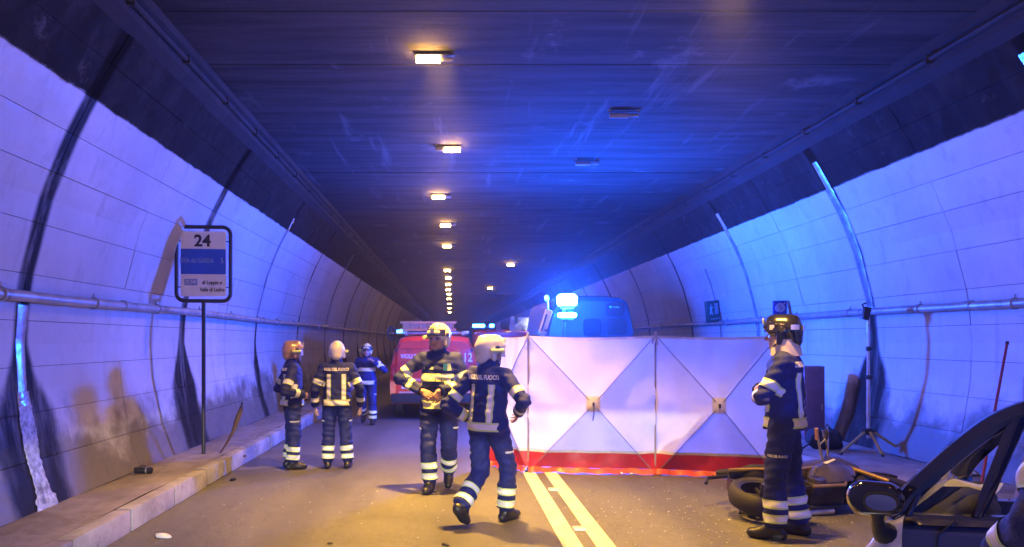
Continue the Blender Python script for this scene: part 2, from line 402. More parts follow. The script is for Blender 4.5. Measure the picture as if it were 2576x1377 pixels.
# pavements with kerb stones
for sd, xk, nm in ((-1, KL, 'pavement_left'), (1, KR, 'pavement_right')):
    pv = MB(); xo = CX+sd*4.74
    xs = np.linspace(xk+sd*.15, xo, 6)
    pv.grid([[(x, y, .196+(.01*math.sin(x*9+y*2.3) if y < 40 else 0)) for x in xs] for y in list(np.linspace(Y0, 40, 70))+[Y1]])
    pav = structure(nm, pv, M['pave'])
    km = MB(); km.box((0, 0, .10), (.15, .985, .20), bev=.014); kme = km.mesh('kerb_stone', M['kerb'])
    y = -4.0
    while y < 62:
        obj('kerb_stone', kme, pav, (xk+sd*.075+random.uniform(-.007, .007), y, random.uniform(-.006, .006)), (0, random.uniform(-.01, .01), random.uniform(-.004, .004))); y += 1.0
    kb = MB(); kb.box((xk+sd*.075, (y+Y1)/2, .10), (.15, Y1-y, .20)); kb.build('far_kerb', M['kerb'], pav, smooth=False)

# ------------------------------------------------------------------ pipes on the walls, strips over the joints
for sd, lab in ((-1, 'grey wall pipe with clamps running along the left wall'), (1, 'grey wall pipe with clamps along the right wall behind the tripod')):
    zc = 2.10; xc = CX+sd*(hw(zc)-.085)
    t = thing('wall_pipe', lab, 'pipe', (xc, 0, zc))
    pb = MB(); pb.tube([(0, y, .012*math.sin(y*.7)) for y in np.linspace(-6, 110, 90)], .05, 14); pb.build('pipe', M['pipe'], t)
    cm = MB(); cm.tube([(-.0, -.012, 0), (0, .012, 0)], .064, 14); cm.box((sd*.055, 0, .0), (.08, .03, .03)); cm.tube([(0, 0, .06), (0, 0, .10)], .012, 8)
    cme = cm.mesh('clamp', M['pipe'])
    for y in np.arange(1.2, 60, 1.62): obj('clamp', cme, t, (0, y+random.uniform(-.08, .08), .012*math.sin(y*.7)))
    fl = MB(); fl.tube([(0, -.05, 0), (0, .05, 0)], .06, 14); flm = fl.mesh('coupling', M['pipe'])
    for y in (8.4, 14.6, 20.8, 27.0): obj('coupling', flm, t, (0, y, 0))
M['sheet'] = mat('wet_zinc_sheet', (.50, .54, .58), .24, .55, var=.35, vscale=7, bump=.5, bscale=14)
M['lime'] = mat('lime_crust', (.42, .45, .48), .3, var=.4, vscale=22, bump=1.0, bscale=45, dirt=((.10, .10, .10), .95, 5.0))
def joint_strip(sd, y, z0, z1, w, label, crust=False):
    t = thing('joint_strip', label, 'drain strip', (0, 0, 0))
    mb = MB(); zz = np.linspace(z0, z1, 26)
    def rowp(z, off, ww): return [(CX+sd*(hw(z)-off), y-ww/2, z), (CX+sd*(hw(z)-off-.008), y-ww/6, z), (CX+sd*(hw(z)-off-.008), y+ww/6, z), (CX+sd*(hw(z)-off), y+ww/2, z)]
    mb.grid([rowp(z, .007+.003*math.sin(z*7), w*(1+.18*math.sin(z*3.1+y))) for z in zz]); mb.build('sheet', M['sheet'], t)
    if crust:
        cb = MB(); zz = np.linspace(.2, z0+.12, 46); rows = []
        for z in zz:
            ww = w*(.62+.05*math.sin(z*9)+.10*(1.3-z)+random.uniform(-.03, .03))
            if z < .30: ww *= 1.35
            rows.append([(CX+sd*(hw(z)-.010-random.uniform(0, .012)*(0 if q in (0, 12) else 1)), y-ww+2*ww*q/12+random.uniform(-.008, .008), z) for q in range(13)])
        cb.grid(rows); cb.build('lime_crust', M['lime'], t)
    return t
joint_strip(-1, 6.56, 1.12, 2.02, .16, 'pale wet drain strip with lime crust below the pipe, nearest on the left wall', True)
joint_strip(-1, 14.42, 2.2, 4.1, .10, 'thin drain strip over the heavy joint beyond the road sign')
joint_strip(-1, 22.28, .5, 4.3, .16, 'bright blue drain strip high on the left wall behind the men')
joint_strip(1, 6.56, 2.3, 4.3, .20, 'wide drain strip over the joint at the top right corner')
joint_strip(1, 10.49, 2.15, 4.25, .15, 'long wet drain strip on the right wall above the tripod')
joint_strip(1, 14.42, .6, 4.2, .13, 'wet drain strip on the right wall behind the green sign')
joint_strip(1, 16.4, 1.0, 3.3, .09, 'short drain strip on the right wall left of the green sign')

# ------------------------------------------------------------------ ceiling lamps
ZL = 4.735
def ceiling_lamp(x, y, lit, label, flip=1):
    t = thing('ceiling_lamp', label, 'ceiling lamp', (x, y, ZL), 0, 'lamps under the tunnel ceiling')
    h = MB(); h.box((0, 0, .010), (.42, .085 if lit else .03, .026 if lit else .012), bev=.005); h.build('housing', M['dark'] if lit else M['ledge'], t)
    for s in (-1, 1):
        b_ = MB(); b_.box((s*.19, 0, .035), (.03, .06, .03)); b_.build('bracket', M['steel'], t, smooth=False)
    l = MB(); l.tube([(-.19*flip, 0, -.04), (.06*flip, 0, -.04)], .034, 12); l.build('lens' if not lit else 'lit_tube', M['sodium'] if lit else M['unlit'], t)
    l2 = MB(); l2.tube([(.075*flip, 0, -.035), (.20*flip, 0, -.035)], .022, 10); l2.build('glass_tube', M['unlit'], t)
    return t
ORD = ['nearest', 'second', 'third', 'fourth', 'fifth', 'sixth', 'seventh', 'eighth', 'ninth', 'tenth', 'eleventh', 'twelfth', 'thirteenth', 'fourteenth']
jit = [-.02, .05, -.10, .02, .03, .0, .02, .0, -.02, .02, 0, 0, 0, 0]
left_y = [7.8, 11.5, 15.3, 19.05, 23.3, 31.4, 35.1, 39.2, 43.3, 47.3, 52.7, 60, 68, 78]
for i, y in enumerate(left_y):
    ceiling_lamp(-.10+jit[i]-(.06 if i == 0 else 0), y, True, f'{ORD[i]} lit orange lamp of the ceiling row left of centre', -1 if i == 1 else 1)
for i, (y, lit) in enumerate(((6.05, True), (9.75, False), (12.4, False), (29.0, True), (42.0, True))):
    ceiling_lamp(2.30 if i != 3 else 2.42, y, lit, ['orange lamp cut off by the top edge of the picture', 'unlit pale tube lamp on the ceiling right of centre', 'dim unlit tube lamp farther right on the ceiling', 'lit orange lamp of the right ceiling row above the work lights', 'farthest lit orange lamp of the right ceiling row'][i])
# the light each fitting throws down on the road; the rows go on over and behind the photographer
def downlight(x, y, e=60, sp=92):
    o = lamp('sodium_lamp', 'AREA', (x, y, ZL-.085), e, (1, .52, .07)); o.data.shape = 'RECTANGLE'; o.data.size = .26; o.data.size_y = .07; o.data.spread = R(sp)
for y in left_y[:9]+[3.9, .1, -3.7, -7.5]: downlight(-.12, y, 480 if y == 7.8 else 210 if y == 11.5 else 35, 130 if y == 11.5 else 92)
for y in (6.05, 29.0, 42.0, 2.2, -5.4): downlight(2.30, y, 230 if y == 6.05 else 40)
for x, y in ((-.12, 3.9), (-.12, .1), (-.12, -3.7), (2.3, 2.2)):
    o = lamp('sodium_tube_lamp', 'POINT', (x, y, ZL-.09), 95, (1, .50, .13), .06)

# ------------------------------------------------------------------ people: one continuous surface each, grown from a distance field
def surface_nets(F, org, h):
    S = F < 0
    nx, ny, nz = F.shape
    cnt = np.zeros((nx-1, ny-1, nz-1), np.int8); acc = np.zeros((nx-1, ny-1, nz-1, 3), np.float32)
    offs = [(0, 0, 0), (1, 0, 0), (0, 1, 0), (1, 1, 0), (0, 0, 1), (1, 0, 1), (0, 1, 1), (1, 1, 1)]
    edges = [(0, 1), (2, 3), (4, 5), (6, 7), (0, 2), (1, 3), (4, 6), (5, 7), (0, 4), (1, 5), (2, 6), (3, 7)]
    def cut(A, o): return A[o[0]:nx-1+o[0], o[1]:ny-1+o[1], o[2]:nz-1+o[2]]
    for a, b in edges:
        oa, ob = offs[a], offs[b]
        fa, fb = cut(F, oa), cut(F, ob); m = cut(S, oa) != cut(S, ob)
        if not m.any(): continue
        t = fa[m]/(fa[m]-fb[m]); oa = np.array(oa, np.float32); ob = np.array(ob, np.float32)
        acc[m] += oa+(ob-oa)*t[:, None]; cnt[m] += 1
    act = cnt > 0; idx = -np.ones(act.shape, np.int64); idx[act] = np.arange(act.sum())
    ijk = np.argwhere(act); V = (ijk+acc[act]/cnt[act][:, None])*h+np.array(org)
    Q = []
    for ax in range(3):
        sl0 = [slice(None)]*3; sl1 = [slice(None)]*3; sl0[ax] = slice(0, -1); sl1[ax] = slice(1, None)
        a, b = S[tuple(sl0)], S[tuple(sl1)]
        e = np.argwhere(a != b); o1, o2 = [(1, 2), (2, 0), (0, 1)][ax]
        ok = (e[:, o1] > 0) & (e[:, o2] > 0) & (e[:, o1] < S.shape[o1]-1) & (e[:, o2] < S.shape[o2]-1); e = e[ok]
        flip = ~a[tuple(e.T)]
        c = []
        for d1, d2 in ((-1, -1), (0, -1), (0, 0), (-1, 0)):
            q = e.copy(); q[:, o1] += d1; q[:, o2] += d2; c.append(idx[tuple(q.T)])
        q = np.stack(c, 1); q[flip] = q[flip][:, ::-1]; Q.append(q)
    Q = np.concatenate(Q); Q = Q[(Q >= 0).all(1)]
    return V, Q
class Field:
    def __init__(s): s.p = []
    def cone(s, a, b, ra, rb=None, zone=0, k=.03, flat=False, sc=(1, 1, 1), neg=False):
        s.p.append((np.array(a, float), np.array(b, float), ra, ra if rb is None else rb, zone, k, flat, np.array(sc, float), neg)); return s
    def dist(s, pr, P):
        a, b, ra, rb, zone, k, flat, sc, neg = pr
        c = (a+b)/2; a2 = c+(a-c)*sc; b2 = c+(b-c)*sc; Pq = c+(P-c)*sc
        ab = b2-a2; L = float(np.linalg.norm(ab))+1e-6; t0 = ((Pq-a2)@ab)/(L*L); t = np.clip(t0, 0, 1)
        q = np.linalg.norm(Pq-(a2+t[..., None]*ab), axis=-1)
        if flat:
            perp = np.linalg.norm(Pq-(a2+t0[..., None]*ab), axis=-1)
            return np.maximum(perp-(ra+(rb-ra)*t), (np.abs(t0-.5)-.5)*L), t0
        return q-(ra+(rb-ra)*t), t0
    def mesh(s, h, pad=.03):
        lo = np.min([np.minimum(p[0], p[1])-max(p[2], p[3])/min(p[7]) for p in s.p if not p[8]], 0)-pad
        hi = np.max([np.maximum(p[0], p[1])+max(p[2], p[3])/min(p[7]) for p in s.p if not p[8]], 0)+pad
        n = np.ceil((hi-lo)/h).astype(int)+1
        F = np.full(n, .15, np.float32)
        ax = [lo[i]+h*np.arange(n[i]) for i in range(3)]
        for p in s.p:
            r = max(p[2], p[3])/min(p[7])+.05
            i0 = np.clip(((np.minimum(p[0], p[1])-r-lo)/h).astype(int), 0, n-1); i1 = np.clip(((np.maximum(p[0], p[1])+r-lo)/h).astype(int)+2, 0, n)
            sl = tuple(slice(i0[i], i1[i]) for i in range(3))
            if any(x.start >= x.stop for x in sl): continue
            G = np.stack(np.meshgrid(*[ax[i][sl[i]] for i in range(3)], indexing='ij'), -1)
            d, _ = s.dist(p, G); cur = F[sl]
            if p[8]: F[sl] = np.maximum(cur, -d)
            else:
                k = p[5]; hh = np.clip(.5+.5*(d-cur)/k, 0, 1); F[sl] = d*(1-hh)+cur*hh-k*hh*(1-hh)
        V, Q = surface_nets(F, lo, h)
        ds = np.stack([s.dist(p, V)[0] if not p[8] else np.full(len(V), 9.) for p in s.p], 1)
        zone = np.array([p[4] for p in s.p])[ds.argmin(1)]
        return V, Q, zone
def vnormals(V, Q):
    n = np.cross(V[Q[:, 2]]-V[Q[:, 0]], V[Q[:, 3]]-V[Q[:, 1]]); N = np.zeros_like(V)
    for i in range(4): np.add.at(N, Q[:, i], n)
    return N/(np.linalg.norm(N, axis=1, keepdims=True)+1e-9)
JACKET, TROUSER, BOOT, SKIN, HAIR, EYE, LIP = range(7)
def cloth(name, c): return mat(name, c, .75, var=.22, vscale=14, bump=.7, bscale=70)
M['jacket'] = cloth('navy_jacket', (.006, .014, .12)); M['trouser'] = cloth('navy_trousers', (.005, .012, .115))
M['boot'] = mat('boot_leather', (.014, .014, .017), .38, bump=.4, bscale=50)
M['skin'] = mat('skin', (.50, .30, .22), .5, var=.10, vscale=20, sub=.1); M['hair'] = mat('dark_hair', (.03, .02, .015), .6)
M['eye'] = mat('eye_dark', (.05, .04, .04), .2); M['lip'] = mat('lips', (.36, .16, .13), .45)
M['lime_tape'] = mat('lime_tape', (.64, .80, .30), .5, var=.06); M['silver_tape'] = mat('silver_tape', (.80, .82, .85), .4, .0, var=.06)
M['print'] = mat('white_print', (.74, .76, .80), .5, var=.05)
M['helmet_cream'] = mat('cream_helmet', (.72, .66, .40), .28, coat=.6, var=.06); M['helmet_white'] = mat('white_helmet', (.66, .63, .58), .28, coat=.6, var=.08)
M['helmet_black'] = mat('black_helmet', (.012, .012, .013), .22, coat=.8); M['helmet_brown'] = mat('scuffed_helmet', (.42, .25, .17), .3, coat=.5, var=.35, vscale=9)
M['visor'] = mat('visor', (.55, .58, .62), .12, .6); M['cape'] = mat('neck_cape', (.70, .58, .38), .5, var=.12)
M['glove'] = mat('blue_glove', (.10, .25, .60), .5)

def hand_field(F, wrist, dirv, nrm, side, curl=.5, spread=.18, zone=SKIN):
    """fingers along dirv, palm faces nrm; side = +1 for a right hand"""
    w = Vector(wrist); d = Vector(dirv).normalized(); n = Vector(nrm); n = (n-d*n.dot(d)).normalized(); x = d.cross(n)*side
    kn = []
    for i, (u, L) in enumerate(((-.030, .078), (-.010, .084), (.011, .080), (.030, .070))):
        k_ = w+d*L+x*u; kn.append(k_); F.cone(w+x*u*.6+d*.005, k_, .0135, .0125, zone, .012)
    for i, L in enumerate((.068, .076, .070, .055)):
        p = kn[i]; a = .25+curl*.5; dd = d
        for j, q in enumerate((.45, .31, .24)):
            an = curl*(.55+.45*j)+.05*i
            dd = (d*math.cos(an*(j+1)*.75)+n*math.sin(an*(j+1)*.75)+x*(i-1.5)*spread*.4).normalized()
            e = p+dd*L*q*1.08; F.cone(p, e, .0092-.0008*j, .0085-.0008*j, zone, .003); p = e
    t0 = w+d*.022-x*.022+n*.006; t1 = w+d*.052-x*.050+n*.018; t2 = t1+(d*.8-x*.25+n*.35).normalized()*.032; t3 = t2+(d*.85+x*.2+n*.5).normalized()*.026
    F.cone(t0, t1, .014, .0115, zone, .008); F.cone(t1, t2, .0108, .0098, zone, .004); F.cone(t2, t3, .0098, .0085, zone, .003)

def person(label, loc, rz, scale, pose, helmet='helmet_white', cape=None, glove=False, torch=True, back_text=True, leg_text=True, visor_down=False, front_badge=False, chest_band=False, head_turn=0.0, head_tilt=0.0, name='person', hands=True):
    T = thing(name, label, 'person', loc, rz, 'firefighters in the tunnel'); T.scale = (scale,)*3
    J = dict(hipR=(.10, 0, .93), hipL=(-.10, 0, .93), kneeR=(.12, .02, .50), kneeL=(-.12, .02, .50), ankR=(.125, -.02, .10), ankL=(-.125, -.02, .10),
             toeR=None, toeL=None, shR=(.188, -.01, 1.43), shL=(-.188, -.01, 1.43), elR=(.29, -.04, 1.14), elL=(-.29, -.04, 1.14), wrR=(.30, .06, .90), wrL=(-.30, .06, .90),
             hdR=None, hdL=None, pnR=(-1, 0, 0), pnL=(1, 0, 0), curlR=.5, curlL=.5, lean=(0, 0), footR=0., footL=0.)
    J.update(pose)
    V3 = lambda k: np.array(J[k], float)
    F = Field(); lx, ly = J['lean']
    # torso and jacket
    F.cone((0, 0, 1.10), (lx*.5, ly*.5, 1.16), .158, .156, JACKET, .03, sc=(.85, 1.12, 1))
    F.cone((lx*.5, ly*.5, 1.15), (lx, ly, 1.36), .156, .158, JACKET, .04, sc=(.83, 1.14, 1))
    F.cone((-.13+lx, ly-.01, 1.425), (.13+lx, ly-.01, 1.425), .080, .080, JACKET, .05)
    F.cone((lx, ly-.015, 1.40), (lx, ly-.012, 1.52), .098, .074, JACKET, .03)
    F.cone((0, -.002, .885), (0, 0, 1.10), .174, .162, JACKET, .008, flat=True, sc=(.86, 1.10, 1))     # skirt of the jacket with a clean hem
    for s, S in ((1, 'R'), (-1, 'L')):
        sh = V3('sh'+S)+np.array((lx, ly, 0)); el = V3('el'+S); wr = V3('wr'+S)
        F.cone(sh, el, .075, .062, JACKET, .035); fore = wr-el; fore /= np.linalg.norm(fore)
        F.cone(el, wr-fore*.05, .062, .053, JACKET, .02)
        F.cone(wr-fore*.10, wr+fore*.01, .056, .059, JACKET, .008, flat=True)                          # cuff
        if hands:
            F.cone(wr-fore*.03, wr+fore*.02, .027, .027, SKIN, .004)
        hp = V3('hip'+S); kn = V3('knee'+S); an = V3('ank'+S)
        F.cone(hp, kn, .110, .086, TROUSER, .03); F.cone(kn, an+(kn-an)*.15, .085, .080, TROUSER, .025)
        sd = (kn-an)/np.linalg.norm(kn-an)
        F.cone(an+sd*.03, an+sd*.30, .089, .085, TROUSER, .012, flat=True)                              # trouser leg over the boot
        F.cone(an+sd*.14, an, .064, .056, BOOT, .012)
        fa = J['foot'+S]; fw = np.array((.10*s, 1.0, 0)); fw /= np.linalg.norm(fw); up = np.array((0, 0, 1.))
        if J['toe'+S] is not None: fw = np.array(J['toe'+S], float); fw /= np.linalg.norm(fw)
        heel = an-fw*.045-up*.055*(1 if abs(fw[2]) < .4 else .4); ball = an+fw*.125-up*.058*(1 if abs(fw[2]) < .4 else .2)
        F.cone(heel, ball, .046, .046, BOOT, .02); F.cone(ball, ball+fw*.05, .046, .040, BOOT, .02); F.cone(an-up*.01, an+fw*.09-up*.035, .052, .046, BOOT, .03)
    F.cone(V3('hipR')*(1, 1, 1)+(-.01, 0, .04), V3('hipL')+(.01, 0, .04), .112, .112, TROUSER, .04, sc=(1, 1.0, 1))
    V, Q, Z = F.mesh(.0095)
    N = vnormals(V, Q)
    x, y, z = V.T
    ph = sum(map(ord, label)) % 17
    w = .0058*np.sin(48*z+3.2*np.sin(15*x+ph)+2.5*np.sin(13*y-ph))*(.5+.5*np.sin(9*z+11*x+5*y+ph))+.0048*np.sin(85*z+22*x*np.sin(ph)+17*y)*(.5+.5*np.sin(14*x-7*z+ph))+.0045*np.sin(26*x+31*y+18*z+ph)
    w[(Z != JACKET) & (Z != TROUSER)] *= .1
    V = V+N*w[:, None]
    allV = [V]; allQ = [Q]; allZ = [Z]; off = len(V)
    # hands
    if hands:
        for s, S in ((1, 'R'), (-1, 'L')):
            el = V3('el'+S); wr = V3('wr'+S); fore = (wr-el)/np.linalg.norm(wr-el)
            hf = Field(); hf.cone(wr-fore*.04, wr+fore*.03, .025, .024, SKIN, .01)
            hand_field(hf, wr+fore*.02, J['hd'+S] if J['hd'+S] is not None else fore, J['pn'+S], s, J['curl'+S])
            v, q, zz = hf.mesh(.0042, .015); allV.append(v); allQ.append(q+off); allZ.append(zz); off += len(v)
    # head
    hc = np.array((lx, ly+.02, 1.645))
    Hm = Euler((R(-head_tilt), 0, R(head_turn))).to_matrix(); Hn = np.array(Hm)
    hf = Field()
    hf.cone((0, -.015, .035), (0, .005, .03), .088, .088, SKIN, .03, sc=(1.12, .98, 1)); hf.cone((0, .045, -.03), (0, .055, -.085), .058, .036, SKIN, .04, sc=(.9, 1, 1))
    hf.cone((-.028, .06, -.06), (.028, .06, -.06), .034, .034, SKIN, .03); hf.cone((0, .098, .012), (0, .122, -.028), .009, .014, SKIN, .012)
    hf.cone((-.012, .112, -.034), (.012, .112, -.034), .009, .009, SKIN, .006); hf.cone((-.045, .082, .030), (.045, .082, .030), .013, .013, SKIN, .02)
    hf.cone((-.020, .090, -.066), (.020, .090, -.066), .010, .010, LIP, .01); hf.cone((0, .083, -.105), (0, .08, -.10), .018, .018, SKIN, .02)
    for s in (-1, 1):
        hf.cone((s*.094, -.005, .0), (s*.098, -.01, -.045), .013, .010, SKIN, .008); hf.cone((s*.032, .078, .004), (s*.032, .079, .004), .0145, .0145, EYE, .004); hf.cone((s*.05, .06, -.02), (s*.05, .055, -.025), .022, .022, SKIN, .03)
    hf.cone((0, -.05, .02), (0, -.045, -.04), .072, .06, HAIR, .02)
    hf.cone((0, -.02, -.06), (0, -.035, -.17), .058, .060, SKIN, .03)
    v, q, zz = hf.mesh(.0055, .02); v = v@Hn.T+hc
    allV.append(v); allQ.append(q+off); allZ.append(zz); off += len(v)
    BV = np.concatenate(allV); BQ = np.concatenate(allQ); BZ = np.concatenate(allZ)
    me = bpy.data.meshes.new('body'); me.from_pydata(BV.tolist(), [], BQ.tolist())
    for kx in ('jacket', 'trouser', 'boot', 'skin', 'hair', 'eye', 'lip'): me.materials.append(M[kx] if not (glove and kx == 'skin' and False) else M['glove'])
    me.polygons.foreach_set('material_index', BZ[BQ[:, 0]].astype(int)); me.shade_smooth(); me.update()
    body = obj('body', me, T)
    # reflective bands: a strip lifted 3 mm off the cloth, cut clean by planes; three stripes
    def band(name, mask, planes, axis_pt, axis_dir, half, stripes=True):
        fm = mask[Q].all(1); qq = Q[fm]
        if len(qq) == 0: return
        ids = np.unique(qq); mp = -np.ones(len(V), int); mp[ids] = np.arange(len(ids))
        bm = bmesh.new(); vv = [bm.verts.new(p) for p in (V[ids]+N[ids]*.0045)]
        for f in mp[qq]:
            try: bm.faces.new([vv[i] for i in f])
            except Exception: pass
        for co, no in planes:
            bmesh.ops.bisect_plane(bm, geom=bm.verts[:]+bm.edges[:]+bm.faces[:], plane_co=co, plane_no=no, clear_outer=True)
        a = Vector(axis_pt); dv = Vector(axis_dir).normalized()
        if stripes:
            for sg in (-1, 1):
                bmesh.ops.bisect_plane(bm, geom=bm.verts[:]+bm.edges[:]+bm.faces[:], plane_co=a+dv*half*.60*sg, plane_no=dv)
        for f in bm.faces:
            f.material_index = 0 if (stripes and abs((f.calc_center_median()-a).dot(dv)) > half*.60) else 1
            f.smooth = True
        if len(bm.faces) == 0: bm.free(); return
        m2 = bpy.data.meshes.new(name); bm.to_mesh(m2); bm.free(); m2.materials.append(M['lime_tape']); m2.materials.append(M['silver_tape'])
        obj(name, m2, T)
    def limb_band(zone, a, b, t, half, name='reflective_band'):
        a = np.array(a); b = np.array(b); L = np.linalg.norm(b-a); d = (b-a)/L; c = a+d*L*t
        rel = V-c; ax = rel@d; rad = np.linalg.norm(rel-ax[:, None]*d, axis=1)
        mask = (Z == zone) & (np.abs(ax) < half+.03) & (rad < .135 if zone == JACKET else rad < .125)
        band(name, mask, [(Vector(c+d*half), Vector(d)), (Vector(c-d*half), Vector(-d))], c, d, half)
    for S in 'RL':
        sh = V3('sh'+S)+np.array((lx, ly, 0)); el = V3('el'+S); wr = V3('wr'+S); kn = V3('knee'+S); an = V3('ank'+S)
        limb_band(JACKET, sh, el, .66, .036); limb_band(JACKET, el, wr, .60, .034)
        limb_band(TROUSER, kn, an, .52, .034); limb_band(TROUSER, kn, an, .80, .034)
    # hem band round the jacket and (front) chest band, away from the arms
    armd = np.full(len(V), 9.)
    for S in 'RL':
        for a, b in (('sh', 'el'), ('el', 'wr')):
            A = V3(a+S)+(np.array((lx, ly, 0)) if a == 'sh' else 0); Bq = V3(b+S); ab = Bq-A; t = np.clip(((V-A)@ab)/(ab@ab), 0, 1); armd = np.minimum(armd, np.linalg.norm(V-(A+t[:, None]*ab), axis=1))
    away = armd > .098
    zc = .945; band('hem_band', (Z == JACKET) & (np.abs(z-zc) < .07) & away, [(Vector((0, 0, zc+.042)), Vector((0, 0, 1))), (Vector((0, 0, zc-.042)), Vector((0, 0, -1)))], (0, 0, zc), (0, 0, 1), .042)
    if chest_band:
        zc = 1.235; band('chest_band', (Z == JACKET) & (np.abs(z-zc) < .07) & away & (y > -.02), [(Vector((0, 0, zc+.042)), Vector((0, 0, 1))), (Vector((0, 0, zc-.042)), Vector((0, 0, -1)))], (0, 0, zc), (0, 0, 1), .042)
    if back_text:
        for s in (-1, 1):
            xc = s*.105+lx*.7
            band('back_band', (Z == JACKET) & (np.abs(x-xc) < .06) & (y < -.03) & (z > .96) & (z < 1.38) & (N[:, 1] < -.2),
                 [(Vector((xc+.030, 0, 0)), Vector((1, 0, 0))), (Vector((xc-.030, 0, 0)), Vector((-1, 0, 0))), (Vector((0, 0, 1.345)), Vector((0, 0, 1))), (Vector((0, 0, .986)), Vector((0, 0, -1)))], (xc, 0, 0), (1, 0, 0), .030)
    bvh = BVHTree.FromPolygons([Vector(p) for p in V], [list(q) for q in Q])
    def print_on(name, mb, o, right, up, into, m):
        o, right, up, into = map(Vector, (o, right, up, into)); vs = []
        for v in mb.v:
            p = o+right*v[0]+up*v[1]; hit = bvh.ray_cast(p-into*.35, into, .8)[0]
            vs.append((hit if hit is not None else p)-into*(.005+v[2]))
        q = MB(); q.v = [tuple(a) for a in vs]; q.f = mb.f; q.m = mb.m
        return q.build(name, m, T, smooth=False)
    if back_text:
        print_on('back_lettering', text_mb('VIGILI DEL FUOCO', .058, .0022, sx=.72), (lx, ly, 1.41), (1, 0, 0), (0, 0, 1), (0, 1, 0), M['print'])
    if leg_text:
        for S, s in (('R', 1), ('L', -1)):
            kn = V3('knee'+S); hp = V3('hip'+S); c = hp+(kn-hp)*.58
            q = MB(); tm = text_mb('VIGILI DEL FUOCO', .026, .0008, sx=.7); print_on('leg_lettering', tm, c+np.array((s*.25, 0, 0)), (0, s, 0), (0, 0, 1), (-s, 0, 0), M['print'])
    if front_badge:
        b1 = MB(); b1.add([(-.055, -.014, 0), (.055, -.014, 0), (.055, .014, 0), (-.055, .014, 0)], [(0, 1, 2, 3)]); print_on('name_strip', b1, (.10, 0, 1.335), (-1, 0, 0), (0, 0, 1), (0, -1, 0), M['lime_tape'])
        b2 = MB(); b2.add([(-.04, -.035, 0), (.0, -.04, 0), (.0, .04, 0), (-.04, .04, 0)], [(0, 1, 2, 3)]); print_on('badge', b2, (-.105, 0, 1.345), (-1, 0, 0), (0, 0, 1), (0, -1, 0), M['badge_green'])
        b3 = MB(); b3.add([(.0, -.04, 0), (.045, -.035, 0), (.03, .04, 0), (.0, .04, 0)], [(0, 1, 2, 3)]); print_on('badge', b3, (-.105, 0, 1.345), (-1, 0, 0), (0, 0, 1), (0, -1, 0), M['lime_tape'])
        for xc in (.02, -.045):
            b4 = MB(); b4.add([(-.004, -.05, 0), (.004, -.05, 0), (.004, .05, 0), (-.004, .05, 0)], [(0, 1, 2, 3)]); print_on('zip_flap', b4, (xc, 0, 1.235), (-1, 0, 0), (0, 0, 1), (0, -1, 0), M['black'])
    # helmet
    H = Field()
    H.cone((0, -.030, .052), (0, .025, .056), .116, .112, 0, .02, sc=(1.08, .96, 1)); H.cone((0, -.065, .04), (0, -.075, -.035), .088, .080, 0, .04, sc=(.96, 1, 1))
    for s in (-1, 1): H.cone((s*.092, -.005, .02), (s*.090, .005, -.060), .034, .026, 0, .025)
    H.cone((0, -.10, .135), (0, .075, .140), .020, .018, 0, .05)                      # crest
    H.cone((-.06, .118, .070), (.06, .118, .070), .017, .017, 0, .02)                 # brow
    H.cone((0, -.01, .03), (0, .01, .03), .102, .100, 0, .0, sc=(1.08, .95, 1), neg=True)
    H.cone((0, .14, -.02), (0, .05, -.02), .080, .074, 0, 0, neg=True); H.cone((0, .14, -.10), (0, .05, -.10), .080, .074, 0, 0, neg=True); H.cone((0, .0, -.09), (0, 0, -.20), .086, .086, 0, 0, neg=True)
    hv, hq, _ = H.mesh(.0065, .02)
    hv = hv@Hn.T+hc
    hme = bpy.data.meshes.new('helmet'); hme.from_pydata(hv.tolist(), [], hq.tolist()); hme.materials.append(M[helmet]); hme.shade_smooth()
    ho = obj('helmet', hme, T)
    def hpart(name, mb, m):
        mb.v = [tuple(Hm @ Vector(v)+Vector(hc)) for v in mb.v]; return mb.build(name, m, ho)
    vz = MB(); rows = []
    for q in (0, 1):
        rows.append([((.118+.006)*math.sin(a), .0+(.135+.01*q)*math.cos(a), (.105 if not visor_down else .06)-q*(.075 if not visor_down else .10)+.045*(1-q)*0) for a in np.linspace(-1.15, 1.15, 16)])
    vz.grid(rows); hpart('visor', vz, M['visor'] if visor_down else M['dark'])
    bd = MB(); bd.box((0, .140, .118), (.05, .012, .05), bev=.004); hpart('front_plate', bd, M['lime_tape'])
    for s in (-1, 1):
        pv = MB(); pv.tube([(s*.115, .03, .045), (s*.134, .03, .045)], .022, 12); hpart('visor_pivot', pv, M['dark'])
        if torch and s == 1:
            tc = MB(); tc.tube([(s*.138, -.04, .02), (s*.138, .06, .02)], .017, 12); tc.tube([(s*.138, .06, .02), (s*.138, .085, .02)], .022, 12); hpart('torch', tc, M['lime_tape'])
    st = MB(); st.tube([(-.096, .03, -.07), (-.07, .07, -.115), (0, .088, -.135), (.07, .07, -.115), (.096, .03, -.07)], .007, 8); hpart('chin_strap', st, M['black'])
    if helmet == 'helmet_black':
        for a, wd in ((-2.2, .5), (2.2, .5), (3.14, .5), (1.1, .3), (-1.1, .3)):
            pt = MB(); rr = []
            for zz in (.045, .085):
                rr.append([((.127)*math.sin(a+b), -.005+(.146)*math.cos(a+b)-(.022 if math.cos(a+b) < -.2 else 0), zz) for b in np.linspace(-wd/2, wd/2, 6)])
            pt.grid(rr); hpart('reflective_patch', pt, M['silver_tape'])
